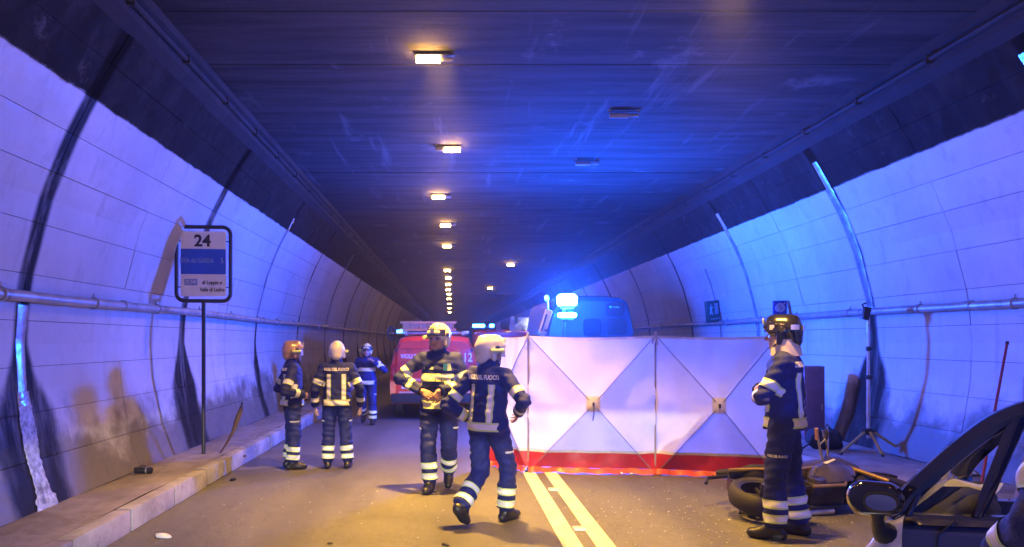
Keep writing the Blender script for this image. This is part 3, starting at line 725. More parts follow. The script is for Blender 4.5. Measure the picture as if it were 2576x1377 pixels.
    if cape:
        cb = MB(); rows = []
        for q in range(6):
            t = q/5; rows.append([((.104+.012*t+.007*math.sin(a*9+q)*t)*math.sin(a), -.02+(.106+.030*t+.010*math.sin(a*7+q*.5)*t)*math.cos(a), -.03-.135*t) for a in np.linspace(.75, 2*PI-.75, 40)])
        cb.grid(rows); c_o = hpart('neck_cape', cb, M['cape'])
    return T
M['badge_green'] = mat('badge_green', (.05, .30, .20), .5)

person('firefighter in cream helmet facing the camera with hands joined at the belly', (-.135, 8.28, 0), R(172), 1.043,
       dict(kneeR=(.11, .07, .50), ankR=(.09, .07, .10), kneeL=(-.12, .10, .53), ankL=(-.08, -.17, .20), toeL=(-.05, .62, -.75),
            elR=(.44, .03, 1.22), wrR=(.16, .225, 1.10), hdR=(-.75, .35, -.35), pnR=(-.2, -.8, -.3), curlR=.55,
            elL=(-.30, .03, 1.16), wrL=(-.055, .235, 1.10), hdL=(.45, .25, -.75), pnL=(.3, -.9, 0), curlL=.6),
       'helmet_cream', back_text=False, front_badge=True, chest_band=True, head_turn=-22)
person('firefighter walking past the white screen, seen from behind with arms akimbo', (.34, 6.79, 0), R(-38), .965,
       dict(kneeR=(.10, .20, .52), ankR=(.07, .20, .10), kneeL=(-.10, .02, .49), ankL=(-.07, -.36, .20), toeL=(-.05, .70, -.7), lean=(0, .03),
            elR=(.44, -.04, 1.20), wrR=(.25, .16, 1.08), hdR=(-.5, .4, -.5), pnR=(-.7, -.5, 0), elL=(-.38, -.16, 1.12), wrL=(-.22, .06, .98), hdL=(.5, .4, -.5), pnL=(.7, -.5, 0)),
       'helmet_white', head_turn=-38, visor_down=True)
person('firefighter in black helmet with cream neck cape, arms folded, beside the motorcycle', (2.89, 6.34, 0), R(58), 1.06,
       dict(elL=(-.285, .12, 1.15), wrL=(-.05, .185, 1.14), hdL=(.9, .0, .25), pnL=(0, -1, 0), elR=(.28, .12, 1.16), wrR=(.06, .205, 1.19), hdR=(-.9, -.15, 0), pnR=(0, -1, 0), ankL=(-.15, .05, .10), kneeL=(-.13, .05, .5), ankR=(.12, -.10, .10), kneeR=(.12, -.03, .5)),
       'helmet_black', cape=True)
person('firefighter in brown scuffed helmet standing in profile by the left kerb', (-2.12, 9.74, 0), R(-68), .935,
       dict(elR=(.31, -.15, 1.12), wrR=(.20, .12, 1.06), hdR=(-.6, .5, -.2), pnR=(-.7, -.4, 0), elL=(-.30, -.15, 1.12), wrL=(-.14, .14, 1.05), hdL=(.6, .5, -.2), pnL=(.7, -.4, 0)),
       'helmet_brown', visor_down=True)
person('firefighter in white helmet seen squarely from behind with arms hanging', (-1.52, 9.74, 0), R(4), .935,
       dict(elR=(.33, -.05, 1.14), wrR=(.335, .07, .90), elL=(-.31, -.05, 1.13), wrL=(-.31, .04, .90), hdR=(0, .2, -1), hdL=(0, .2, -1), ankR=(.15, 0, .1), ankL=(-.13, 0, .1)),
       'helmet_white')
person('distant firefighter walking towards the camera beside the red van, one hand raised', (-1.70, 14.8, 0), R(178), .905,
       dict(elL=(-.40, .08, 1.22), wrL=(-.18, .20, 1.40), hdL=(.6, .2, .5), pnL=(.5, .3, 0), elR=(.30, -.05, 1.15), wrR=(.33, .10, .94), hdR=(0, .3, -1), kneeR=(.11, .10, .55), ankR=(.10, -.15, .20), toeR=(0, .7, -.6)),
       'helmet_cream', back_text=False, chest_band=True)
person('firefighter cut off by the right edge beside the car', (2.015, 2.15, 0), R(0), 1.03,
       dict(elL=(-.33, -.06, 1.15), wrL=(-.26, .16, 1.00), hdL=(.4, .6, -.5), pnL=(.8, 0, 0), elR=(.33, -.06, 1.15), wrR=(.26, .16, 1.0)),
       'helmet_white')

# ------------------------------------------------------------------ privacy screen
def screen_fabric():
    m, n, b = newmat('screen_fabric')
    P = n.objc(); w = n.noise(P, 3.0, 5, .6); f = n.noise(P, 220, 2)
    n.put(b.inputs['Base Color'], n.mix(n.ss(w, .3, .7), (.70, .69, .68), (.80, .79, .78))); b.inputs['Roughness'].default_value = .7
    n.put(b.inputs['Normal'], n.bump(n.math('ADD', n.math('MULTIPLY', w, 3.0), n.math('MULTIPLY', f, .1)), .25, .03))
    out = n.n['Material Output']; tl = n.n.new('ShaderNodeBsdfTranslucent'); tl.inputs[0].default_value = (.75, .74, .72, 1)
    mx = n.n.new('ShaderNodeMixShader'); mx.inputs[0].default_value = .28
    n.l.new(b.outputs[0], mx.inputs[1]); n.l.new(tl.outputs[0], mx.inputs[2]); n.l.new(mx.outputs[0], out.inputs[0]); return m
M['fabric'] = screen_fabric(); M['redf'] = mat('red_skirt', (.46, .02, .028), .45, var=.15, bump=.4, bscale=14)
M['orangef'] = mat('orange_hem', (.62, .07, .03), .35, var=.2, bump=.6, bscale=20); M['tape'] = mat('hem_tape', (.60, .60, .66), .5); M['rod'] = mat('fibre_rod', (.24, .22, .23), .5)
SCR = thing('privacy_screen', 'white folding privacy screen with red foot across the road', 'screen')
H_S = 1.76; HB = .27
posts = [(.50, 10.0), (1.0, 9.48), (2.60, 9.30), (4.02, 8.98)]
for i in range(3):
    a = Vector((*posts[i], 0)); b_ = Vector((*posts[i+1], 0)); ax = (b_-a); L = ax.length; ax.normalize(); out = Vector((ax.y, -ax.x, 0))
    hubz = .5*(H_S+.06); dep = .34 if i else .20
    NX, NZ = 48, 40
    def surf(u, v, lift=0.0):
        """u 0..1 along, v 0..1 up: a shallow pyramid towards the hub, with slack between the rods"""
        zz = .0+v*H_S
        du = abs(u-.5)*2; dv = abs(zz-hubz)/(H_S/2)
        m_ = max(du, min(dv, 1.0)); peak = (1-m_)*dep
        d1 = abs(du-dv)
        slack = -.05*math.sin(min(1, d1*1.2)*PI)*(1-m_*.3)
        sag = -.022*math.sin(u*PI)*max(0, (v-.75)*4)
        wr = .009*math.sin(u*23+v*9+i)*v*(1-v)*4+.014*math.sin(v*31+i*2)*math.exp(-min(u, 1-u)*14)+.008*math.sin(u*47+v*5)*max(0, v-.8)*4
        return a+ax*(u*L)+out*(peak+slack+wr+lift)+Vector((0, 0, zz+sag))
    fb = MB(); fb.grid([[surf(u, v) for u in np.linspace(0, 1, NX)] for v in np.linspace(HB/H_S, 1, NZ)])
    pn = fb.build('panel', M['fabric'], SCR, fixn=False)
    rd = MB(); rd.grid([[surf(u, v)+out*(.05*(1-v*H_S/HB)*(.4+.6*math.sin(u*PI))+.012*math.sin(u*17+i*2)*math.sin(v*H_S/HB*PI)) for u in np.linspace(0, 1, NX)] for v in np.linspace(.07/H_S, HB/H_S, 5)]); rd.build('red_skirt', M['redf'], SCR, fixn=False)
    hm_ = MB(); hm_.grid([[surf(u, .07/H_S)+out*(.05*(1-.07/HB)*(.4+.6*math.sin(u*PI))+.003+q*(.045+.022*math.sin(u*21+i)))+Vector((0, 0, -.062*q+.006*math.sin(u*33))) for u in np.linspace(0, 1, NX)] for q in (0, .5, 1)]); hm_.build('hem', M['orangef'], SCR, fixn=False)
    tp = MB(); tp.grid([[surf(u, v, .004) for u in np.linspace(0, 1, NX)] for v in ((HB-.005)/H_S, (HB+.03)/H_S)]); tp.build('tape', M['tape'], SCR, fixn=False)
    tp = MB(); tp.grid([[surf(u, v, .004) for u in np.linspace(0, 1, NX)] for v in ((H_S-.03)/H_S, .999)]); tp.build('top_tape', M['tape'], SCR, fixn=False)
    hub = (.5, hubz/H_S)
    for cu, cv in ((0.02, .985), (.98, .985), (.02, .02), (.98, .02)):
        r_ = MB(); r_.tube([surf(hub[0]+(cu-hub[0])*t, hub[1]+(cv-hub[1])*t, .006) for t in np.linspace(.06, 1, 14)], .005, 6); r_.build('rod', M['rod'], SCR)
    pt = MB(); pt.grid([[surf(hub[0]+q*.055, hub[1]+w*.055, .006) for q in (-1, -.4, .4, 1)] for w in (-1, -.4, .4, 1)]); ptc = pt.build('hub_patch', mat('patch', (.62, .58, .58), .6), SCR, fixn=False)
    hb = MB(); hc_ = surf(*hub, .01); hb.box(hc_, (.022, .03, .05), bev=.005); hb.build('hub', M['black'], SCR)
    if i == 1:
        lp = MB(); lp.tube([hc_+Vector((0, -.02, -.03)), hc_+Vector((.0, -.03, -.12)), hc_+Vector((-.015, -.03, -.2))], .006, 6); lp.build('pull_cord', M['black'], SCR)
for (x, y) in posts[1:]:
    p = MB(); p.tube([(x, y+.015, 0), (x, y+.015, H_S+.01)], .012, 8); p.build('post', M['rod'], SCR)
    k_ = MB(); k_.tube([(x, y-.01, H_S+.05), (x-.03, y-.03, H_S-.03), (x-.05, y-.02, H_S-.10)], .012, 6); k_.tube([(x, y-.015, H_S), (x+.02, y-.02, H_S-.12)], .008, 6); k_.build('tie', mat('tie', (.45, .40, .40), .7), SCR)
    f_ = MB(); f_.box((x, y-.03, .012), (.10, .06, .024), bev=.006); f_.build('foot', M['black'], SCR)

# ------------------------------------------------------------------ road sign 24
M['signwhite'] = mat('sign_white', (.85, .85, .87), .45, var=.05); M['signblue'] = mat('sign_blue', (.02, .10, .62), .45, var=.05); M['letter'] = mat('sign_black', (.015, .015, .02), .5)
M['faded'] = mat('faded_letter', (.22, .32, .66), .5)
SG = thing('road_sign', 'hectometre road sign 24 on a dark pole on the left pavement', 'road sign', (-3.30, 9.75, .2), R(6))
def rrect(w, h, r, n=6):
    pts = []
    for cx_, cz_, a0 in ((w/2-r, h/2-r, 0), (-w/2+r, h/2-r, 90), (-w/2+r, -h/2+r, 180), (w/2-r, -h/2+r, 270)):
        for i in range(n+1): a = R(a0+90*i/n); pts.append((cx_+r*math.cos(a), cz_+r*math.sin(a)))
    return pts
zc = 2.52; fr = MB(); pts = rrect(.70, .985, .10); fr.tube([(a, 0, zc+b) for a, b in pts+pts[:2]], .026, 10, cap=False); fr.build('frame', M['dark'], SG)
pl = MB(); pl.tube([(0, 0, -.02), (0, 0, zc-.48)], .027, 12); pl.build('pole', M['dark'], SG)
pn = MB(); pn.box((0, -.012, zc), (.585, .008, .865)); pnl = pn.build('sign_panel', M['signwhite'], SG, smooth=False)
bb = MB(); bb.box((0, -.0185, zc+.03), (.580, .004, .335)); bb.build('blue_field', M['signblue'], pnl, smooth=False)
b2 = MB(); b2.box((-.16, -.0185, zc-.245), (.165, .004, .085)); b2.build('route_field', M['faded'], pnl, smooth=False)
for s in (-1, 1):
    for q in (.30, -.31):
        c_ = MB(); c_.box((s*.315, -.005, zc+q), (.05, .014, .014)); c_.build('clip', M['dark'], SG, smooth=False)
def sign_text(body, size, x, z, m, align='CENTER', sx=.9, bold=.0):
    t_ = text_mb(body, size, bold, align, .0008, sx); t_.v = [(v[0]+x, -.0222-v[2], v[1]+zc+z) for v in t_.v]; t_.build('lettering', m, pnl, smooth=False)
sign_text('24', .215, -.01, .30, M['letter'], bold=.006, sx=1.0)
sign_text('RIVA del GARDA', .088, -.085, .04, M['faded'], sx=.68, bold=.0015); sign_text('5', .095, .245, .04, mat('sign_digit', (.42, .5, .75), .5), sx=.8)
sign_text('SS 240', .062, -.16, -.245, M['signwhite'], sx=.8)
sign_text('di Loppio e', .072, .115, -.25, M['letter'], sx=.78, bold=.0012); sign_text('Valle di Ledro', .072, .115, -.345, M['letter'], sx=.78, bold=.0012)

# ------------------------------------------------------------------ tripod stand and things on the right pavement
TP = thing('light_stand', 'tall telescopic tripod stand with clamp on the right pavement', 'tripod', (5.56, 9.75, .2))
M['yellow'] = mat('yellow_leg', (.50, .36, .12), .4, .3); M['alu'] = mat('aluminium', (.62, .58, .55), .3, .7)
pb = MB(); pb.tube([(0, 0, .20), (0, 0, 1.05)], .025, 10); pb.tube([(0, 0, 1.05), (0, 0, 1.9)], .020, 10); pb.build('pole', M['alu'], TP)
for z_ in (.98, 1.36): c_ = MB(); c_.tube([(0, 0, z_), (0, 0, z_+.06)], .03, 10); c_.box((.03, 0, z_+.03), (.05, .02, .03)); c_.build('collar', M['black'], TP)
sp_ = MB(); sp_.tube([(0, 0, .24), (0, 0, .33)], .036, 10); sp_.box((-.05, 0, .28), (.09, .04, .05)); sp_.box((.05, 0, .28), (.09, .04, .05)); sp_.build('spider', M['black'], TP)
for ex, ey in ((-.44, -.12), (.02, -.30), (.42, -.16), ):
    l_ = MB(); l_.tube([(ex*.14, ey*.14, .28), (ex, ey, .012)], .018, 8); l_.build('leg', M['yellow'], TP); f_ = MB(); f_.tube([(ex, ey, 0), (ex*.95, ey*.95, .03)], .02, 8); f_.build('foot', M['black'], TP)
cl = MB(); cl.box((-.03, 0, 1.86), (.09, .06, .17), Euler((0, .25, 0)).to_matrix(), bev=.01); cl.tube([(-.06, 0, 1.93), (-.08, 0, 1.98), (-.03, 0, 2.0)], .012, 8); cl.build('clamp_head', M['black'], TP)
BP = thing('backpack', 'black backpack lying on the pavement behind the tripod', 'backpack', (5.18, 10.15, .2))
bf = Field(); bf.cone((-.10, 0, .14), (.10, .02, .13), .15, .14, 0, .05); bf.cone((0, -.08, .10), (.06, -.08, .12), .10, .10, 0, .05); bf.cone((.16, 0, .06), (.20, 0, .05), .06, .05, 0, .04)
v, q, _ = bf.mesh(.014); v = v+.006*np.sin(v[:, [2, 0, 1]]*43)*1.0; bme = bpy.data.meshes.new('bag'); v[:, 2] = np.maximum(v[:, 2], .002); bme.from_pydata(v.tolist(), [], q.tolist()); bme.materials.append(M['blackm']); bme.shade_smooth(); obj('bag', bme, BP)
st = MB(); st.tube([(-.10, -.12, .22), (-.22, -.12, .20), (-.26, -.1, .08), (-.34, -.08, .02), (-.5, -.05, .015), (-.62, -.07, .02)], .014, 8); st.build('strap', M['blackm'], BP)
st = MB(); st.tube([(-.02, -.05, .28), (.0, -.06, .34), (.06, -.05, .28)], .012, 8); st.build('handle', M['blackm'], BP)
CB = thing('wall_cabinet', 'tall dull brown metal box standing against the right wall', 'cabinet', (5.52, 11.2, .2), R(-4))
cb = MB(); cb.box((0, 0, .56), (.30, .22, 1.10), bev=.012); cb.box((0, 0, .02), (.26, .18, .05)); cbo = cb.build('box', mat('brown_steel', (.22, .12, .15), .5, var=.15), CB)
cd = MB(); cd.box((0, -.116, .56), (.25, .012, 1.0), bev=.004); cdo = cd.build('door', mat('brown_steel_door', (.20, .11, .14), .5), CB); ch = MB(); ch.tube([(.10, -.13, .45), (.10, -.13, .53)], .01, 8); ch.build('handle', M['steel'], CB)
WP = thing('marker_post', 'short thin white post on the edge of the right pavement', 'post', (5.07, 9.85, .2))
wp = MB(); wp.tube([(0, 0, 0), (0, 0, .26)], .016, 10); wp.build('lower_tube', M['white'], WP); wp = MB(); wp.tube([(0, 0, .26), (0, 0, .35)], .011, 10); wp.build('upper_tube', M['steel'], WP); wp = MB(); wp.tube([(0, 0, .0), (0, 0, .02)], .03, 10); wp.build('base', M['steel'], WP)
RDK = thing('red_rod', 'long thin dark red rod leaning on the right wall behind the car', 'rod', (0, 0, 0))
a_ = Vector((5.05, 7.0, .2)); b_ = Vector((5.82, 7.66, 1.66)); rr = MB(); rr.tube([a_, b_], .013, 8); rr.build('rod', mat('red_rod', (.30, .03, .05), .5), RDK); rr = MB(); rr.tube([b_, b_+(b_-a_).normalized()*.03], .017, 8); rr.build('tip', M['black'], RDK)
SD_ = thing('shovel', 'shovel with white grip leaning on the pavement, seen through the car window', 'shovel', (0, 0, 0))
a_ = Vector((4.78, 6.55, .22)); b_ = Vector((5.62, 7.15, 1.10)); s_ = MB(); s_.tube([a_, b_], .016, 8); s_.build('shaft', M['dark'], SD_); s_ = MB(); s_.tube([a_+Vector((-.07, 0, .03)), a_+Vector((.06, 0, .03))], .022, 10); s_.build('grip', M['white'], SD_)
bl = MB(); bl.grid([[b_+Vector((.02*abs(q)*3-.02, q*.1, w*.27-.02)) for q in (-1, -.5, 0, .5, 1)] for w in (0, .5, .85, 1)]); bl.build('blade', M['steel'], SD_)
BR = thing('leaning_board', 'brown wooden board leaning on the wall, seen through the car window', 'board', (5.35, 6.65, .2), R(-90))
bm_ = MB(); bm_.box((0, .05, .30), (.55, .02, .60), Euler((-.22, 0, 0)).to_matrix(), bev=.004); bm_.build('plank', mat('board_wood', (.30, .20, .15), .7, var=.25, vscale=9), BR); bm_ = MB(); bm_.box((0, .085, .30), (.50, .03, .05), Euler((-.22, 0, 0)).to_matrix()); bm_.build('batten', mat('batten_wood', (.24, .16, .12), .7), BR)
PL = thing('plastic_sheet', 'crumpled pale plastic wrap at the foot of the right wall', 'plastic wrap', (5.55, 8.2, .2))
pm = MB(); pm.grid([[(-.25+.5*i/9, -.14+.28*j/5, .02+.07*abs(math.sin(i*1.7+j*2.3))*(1-abs(j-2.5)/3)) for i in range(10)] for j in range(6)]); pm.build('sheet', mat('plastic', (.6, .62, .66), .3), PL)

# wall signs
HS = thing('hose_sign', 'blue fire hose reel sign with white spiral above a pale box', 'sign', (0, 0, 0)); 
wx = CX+hw(2.35)-.06; dy = wx*1840/(1977-1135)
hs = MB(); hs.box((wx-.11, dy, 2.285), (.235, .05, .24), bev=.006); hso = hs.build('sign_plate', mat('hose_blue', (.015, .03, .22), .4), HS)
sp = MB(); pts = []
for i in range(70): a = i*.33; rr_ = .012+.0030*i*.33/.33*.36; pts.append((wx-.11+rr_*math.cos(a)*1.02, dy-.030, 2.275+rr_*math.sin(a)))
pts.append((wx-.03, dy-.03, 2.37)); sp.tube(pts[8:], .0065, 6); sp.build('spiral', M['print'], hso)
hb = MB(); hb.box((wx-.11, dy, 2.085), (.235, .05, .15), bev=.006); hb.build('lower_plate', mat('pale_box', (.55, .6, .62), .4), HS)
br = MB(); br.box((wx-.02, dy+.05, 2.2), (.04, .05, .42)); br.build('bracket', M['steel'], HS, smooth=False)
GS = thing('escape_sign', 'dark green emergency exit sign on the right wall', 'sign', (0, 0, 0))
gx = CX+hw(2.3)-.05; gy = gx*1840/(1812-1135)+.0; GM = Euler((0, R(-6), R(24))).to_matrix()
g0 = Vector((gx-.17, gy, 2.34))
def gp(mb): mb.v = [tuple(g0+GM @ Vector(v)) for v in mb.v]; return mb
g_ = MB(); g_.box((0, 0, 0), (.36, .08, .48), bev=.008); gso = gp(g_).build('sign_box', mat('exit_green', (.010, .085, .075), .35), GS)
wh = mat('exit_white', (.20, .38, .40), .5)
g_ = MB(); g_.box((.075, -.044, .06), (.10, .004, .24)); gp(g_).build('door_symbol', wh, gso, smooth=False)
g_ = MB(); g_.tube([(-.07, -.044, .155), (-.07, -.044, .165)], .024, 8); g_.tube([(-.07, -.044, .13), (-.085, -.044, .02)], .022, 6); g_.tube([(-.085, -.044, .02), (-.12, -.044, -.06)], .016, 6); g_.tube([(-.085, -.044, .02), (-.045, -.044, -.06)], .016, 6); g_.tube([(-.075, -.044, .11), (-.12, -.044, .07)], .012, 6); g_.tube([(-.075, -.044, .11), (-.02, -.044, .09)], .012, 6); gp(g_).build('running_figure', wh, gso)
g_ = MB(); g_.box((.0, -.044, -.16), (.22, .004, .022)); g_.add([(.13, -.046, -.11), (.13, -.046, -.21), (.17, -.046, -.16)], [(0, 1, 2)]); gp(g_).build('arrow', wh, gso, smooth=False)
g_ = MB(); g_.box((.1, .10, 0), (.06, .14, .06)); gp(g_).build('bracket', M['steel'], GS, smooth=False)

# ------------------------------------------------------------------ small things on the left pavement and the road
BS = thing('bent_strip', 'bent rusty metal strip standing up from the left pavement by the sign', 'metal strip', (0, 0, 0))
ps = [D(553, 1141, 9.70), D(572, 1112, 9.70), D(587, 1085, 9.71), D(597, 1055, 9.72), D(605, 1032, 9.72), D(607, 1022, 9.72)]; ws = [.02, .03, .05, .075, .06, .03]
sb = MB(); sb.grid([[p+Vector((-w_*.5, 0, 0)), p+Vector((-w_*.1, -.012, 0)), p+Vector((w_*.5, 0, 0))] for p, w_ in zip(ps, ws)]); sb.grid([[p+Vector((-w_*.5, .008, 0)), p+Vector((w_*.5, .008, 0))] for p, w_ in zip(ps, ws)]); sb.build('strip', mat('rust', (.10, .055, .05), .6, .3), BS)
sb = MB(); sb.tube([ps[-1]+Vector((0, -.005, -.02)), ps[-1]+Vector((.012, 0, .05))], .012, 8); sb.build('bent_tip', M['dark'], BS)
GL = thing('torch_case', 'short black cylinder case lying on the left pavement', 'case', D(361, 1192, 8.25))
GL.location.z = .2
g_ = MB(); g_.tube([(-.10, 0, .036), (-.095, 0, .036), (.095, 0, .036), (.10, 0, .036)], [.028, .035, .035, .028], 14); g_.build('case', M['black'], GL); g_ = MB(); g_.tube([(-.03, 0, .07), (-.02, 0, .09), (.02, 0, .09), (.03, 0, .07)], .006, 6); g_.build('handle', M['black'], GL); g_ = MB(); g_.tube([(.03, 0, .036), (.045, 0, .036)], .0365, 14); g_.build('ring', M['steel'], GL)
BC = thing('crushed_pack', 'small crushed blue drink carton at the foot of the left wall', 'carton', D(243, 1213, 8.0)); BC.location.z = .2
c_ = MB(); c_.grid([[(.028*math.cos(a)*(1+.25*math.sin(3*a+h*30)), .028*math.sin(a), h*.09) for a in np.linspace(0, 2*PI, 13)[:-1]] for h in (0, .3, .6, 1)], close=True); c_.add([(.028*math.cos(a), .028*math.sin(a), .09) for a in np.linspace(0, 2*PI, 13)[:-1]], [tuple(range(12))]); c_.build('carton', mat('carton_blue', (.04, .08, .35), .4), BC)
def debris(px, py, kind, label, m, sz):
    d = (CAM_H-(.2 if kind == 'p' else 0))*1840/(py-857); o = D(px, py, d); t = thing('debris', label, 'debris', (o.x, o.y, .2 if kind == 'p' else 0), random.uniform(0, 3), 'crash debris on the ground'); t['kind'] = 'thing'
    b = MB(); n = 7
    base = [(sz*math.cos(2*PI*i/n)*random.uniform(.6, 1.2), sz*.5*math.sin(2*PI*i/n)*random.uniform(.6, 1.2)) for i in range(n)]
    b.prism([(x, y) for x, y in base], 'z', .006, .006+sz*.18); top = [(x*.6, y*.6, .006+sz*.18+sz*random.uniform(.05, .25)) for x, y in base]
    b.grid([[(x, y, .006+sz*.18) for x, y in base], top], close=True); b.add(top, [tuple(range(n))]); b.build('shard', m, t, smooth=False)
debris(585, 1210, 'r', 'small black shard on the road near the left kerb', M['black'], .06)
debris(410, 1353, 'r', 'crumpled pale paper on the road at the bottom left', M['white'], .09)
debris(615, 1150, 'p', 'dark flake on the pavement just left of the sign pole', M['rubber'], .05)
debris(1120, 1373, 'r', 'tiny dark chip on the road at the bottom centre', M['rubber'], .04)
debris(830, 1370, 'r', 'dark chip on the road below the white-helmeted man', M['rubber'], .03)
debris(1960, 1165, 'r', 'dark strap scrap beside the right kerb', M['blackm'], .12)
debris(1557, 1192, 'r', 'white splinter at the foot of the screen', M['white'], .06)
debris(1589, 1193, 'r', 'white shard at the foot of the screen near its middle post', M['white'], .05)
debris(2080, 1195, 'r', 'flat black fairing scrap between motorcycle and right kerb', M['black'], .16)
debris(1270, 1225, 'r', 'tiny pale chip on the road behind the walking firefighter', M['white'], .03)
for px, py, lab in ((1392, 1234, 'white road stud between the centre lines, nearer the screen'), (1457, 1333, 'white road stud between the centre lines, nearer the camera')):
    d = CAM_H*1840/(py-857); o = D(px, py, d); t = thing('road_stud', lab, 'road stud', (o.x, o.y, 0), 0, 'road studs on the centre line')
    s_ = MB(); s_.box((0, 0, .011), (.11, .10, .022), bev=.006); s_.build('body', M['white'], t); s_ = MB(); s_.box((0, -.0515, .012), (.08, .004, .012)); s_.build('reflector', M['silver_tape'], t)

# crash glass and plastic crumbs on the road, past counting
gb = MB()
for _ in range(900):
    if random.random() < .6: gx, gy = random.gauss(3.0, .9), random.gauss(7.0, .7)
    else: gx, gy = random.uniform(-2.6, 3.5), random.uniform(4.2, 9.0)
    if gx > 4.3 or gx < -2.7: continue
    s_ = random.choice((.004, .005, .007, .011)); a_ = random.uniform(0, 6.3); pts = [(gx+s_*math.cos(a_+q*2.1)*random.uniform(.6, 1.3), gy+s_*math.sin(a_+q*2.1)*random.uniform(.6, 1.3), .004+random.uniform(0, s_*.5)) for q in range(3)]
    gb.add(pts+[(gx, gy, .005+s_*.8)], [(0, 1, 2), (0, 1, 3), (1, 2, 3), (2, 0, 3)])
gbo = gb.build('glass_crumbs', mat('crumbs', (.45, .46, .48), .2), smooth=False); tag(gbo, 'glass and plastic crumbs strewn over the road', None, kind='stuff')

# ------------------------------------------------------------------ red fire service van (seen from behind)
M['vanred'] = mat('van_red', (.74, .06, .035), .3, coat=.6, var=.08, dirt=((.2, .05, .04), .25, 3.0)); M['vanglass'] = mat('tinted_glass', (.016, .018, .022), .06, spec=.8); M['tail'] = mat('tail_lens', (.45, .02, .02), .15, coat=.8)
M['orange_rack'] = mat('orange_ladder', (.55, .24, .08), .5); M['plate'] = mat('plate_white', (.62, .62, .66), .4)
def body_loft(st, name, mats, parent, n=26):
    """st: list of (y, half width bottom, half width waist, half width roof, z0, zwaist, ztop, rx) cross-sections"""
    mb = MB(); rows = []
    for (y, wb, ww, wt, z0, zw, z1, r) in st:
        pts = [(-wb, z0), (-ww, z0+.12), (-ww-.01, (z0+zw)/2), (-ww, zw), (-(ww+wt)/2-.01, (zw+z1)/2+.05), (-wt, z1-r), (-wt+r*.3, z1-r*.3), (-wt+r, z1), (-wt*.4, z1+.02), (0, z1+.025)]
        row = [(x, y, z) for x, z in pts]+[(-x, y, z) for x, z in pts[-2::-1]]
        rows.append(row)
    mb.grid(rows, close=True); mb.add(rows[0], [tuple(range(len(rows[0])))]); mb.add(rows[-1], [tuple(range(len(rows[-1])))])
    return mb.build(name, mats, parent)
def wheel(parent, x, y, r=.33, w=.22, axis='x'):
    t_ = MB(); t_.lathe([(r*.62, -w/2), (r*.9, -w/2), (r, -w*.38), (r, w*.38), (r*.9, w/2), (r*.62, w/2), (r*.62, -w/2)], (x, y, r), 'x', 28); o = t_.build('wheel', M['rubber'], parent)
    for s in (-1, 1):
        t_ = MB(); t_.lathe([(.02, s*w*.42), (r*.3, s*w*.45), (r*.58, s*w*.34), (r*.64, s*w*.47)], (x, y, r), 'x', 20); t_.build('rim', M['steel'], o)
    return o
VN = thing('red_van', 'red fire service van parked ahead, seen from behind', 'van', (-.36, 15.65, 0))
body_loft([(0.06, .90, .93, .72, .42, 1.05, 1.62, .10), (0, .92, .94, .74, .36, 1.05, 1.68, .12), (.12, .93, .95, .78, .33, 1.06, 1.76, .12), (1.0, .94, .96, .80, .33, 1.06, 1.80, .14), (3.4, .94, .96, .80, .33, 1.06, 1.80, .14), (4.1, .92, .95, .66, .35, 1.03, 1.5, .14), (4.7, .86, .90, .62, .38, .90, 1.02, .08), (4.9, .78, .80, .55, .42, .75, .82, .05)][1:], 'body', M['vanred'], VN)
def flatbox(name, c, s, m, parent, bev=.01): b = MB(); b.box(c, s, bev=bev); return b.build(name, m, parent)
flatbox('tailgate', (-.02, -.012, 1.02), (1.60, .03, .98), M['vanred'], VN, .03)
dl = flatbox('rear_door_panel', (.55, -.034, 1.31), (.42, .02, .40), mat('door_red', (.60, .05, .045), .25, coat=.6), VN, .02)
lg_ = flatbox('rear_window', (-.30, -.034, 1.33), (.98, .02, .40), mat('film_red', (.74, .08, .05), .22, coat=.6), VN, .03)
def vtext(body, size, x, z, m, par, y=-.047, **k):
    t_ = text_mb(body, size, k.get('bold', .003), 'CENTER', .001, k.get('sx', .9)); t_.v = [(v[0]+x, y-v[2], v[1]+z) for v in t_.v]; t_.build('lettering', m, par, smooth=False)
vtext('VIGILI DEL FUOCO', .125, -.30, 1.36, M['print'], lg_, sx=.80)
vtext('112', .26, .66, 1.33, M['print'], dl, sx=.8); 
ph = MB(); ph.tube([(.475, -.05, 1.42), (.455, -.05, 1.36), (.46, -.05, 1.28), (.50, -.05, 1.22)], .014, 6); ph.tube([(.475, -.05, 1.42), (.50, -.05, 1.42)], .02, 6); ph.tube([(.50, -.05, 1.22), (.525, -.05, 1.24)], .02, 6); ph.build('phone_symbol', M['print'], dl)
pw = flatbox('white_panel', (.62, -.034, .98), (.34, .012, .18), M['plate'], VN, .005); vtext('ROM', .15, .62, .98, M['letter'], pw, y=-.043)
pl_ = flatbox('number_plate', (-.52, -.040, .72), (.36, .014, .11), M['plate'], VN, .004)
vtext('VF 1', .07, -.52, .72, M['faded'], pl_, y=-.05)
for s in (-1, 1):
    flatbox('tail_light', (s*.885, -.005, 1.02), (.10, .05, .36), M['tail'], VN, .02); wheel(VN, s*.80, .95); wheel(VN, s*.80, 3.75)
    hn = flatbox('hinge', (s*.80, -.03, 1.5), (.04, .03, .08), M['dark'], VN, .005)
flatbox('bumper', (0, -.06, .47), (1.86, .16, .20), M['blackm'], VN, .04); flatbox('bumper_strip', (0, -.145, .60), (1.5, .02, .03), mat('strip', (.40, .34, .34), .4), VN, .004); flatbox('trim_strip', (-.35, -.035, .86), (1.0, .02, .06), mat('pale_trim', (.70, .22, .18), .4), VN, .004)
wp = MB(); wp.tube([(-.10, -.06, 1.15), (-.40, -.06, 1.22)], .008, 6); wp.build('wiper', M['black'], VN)
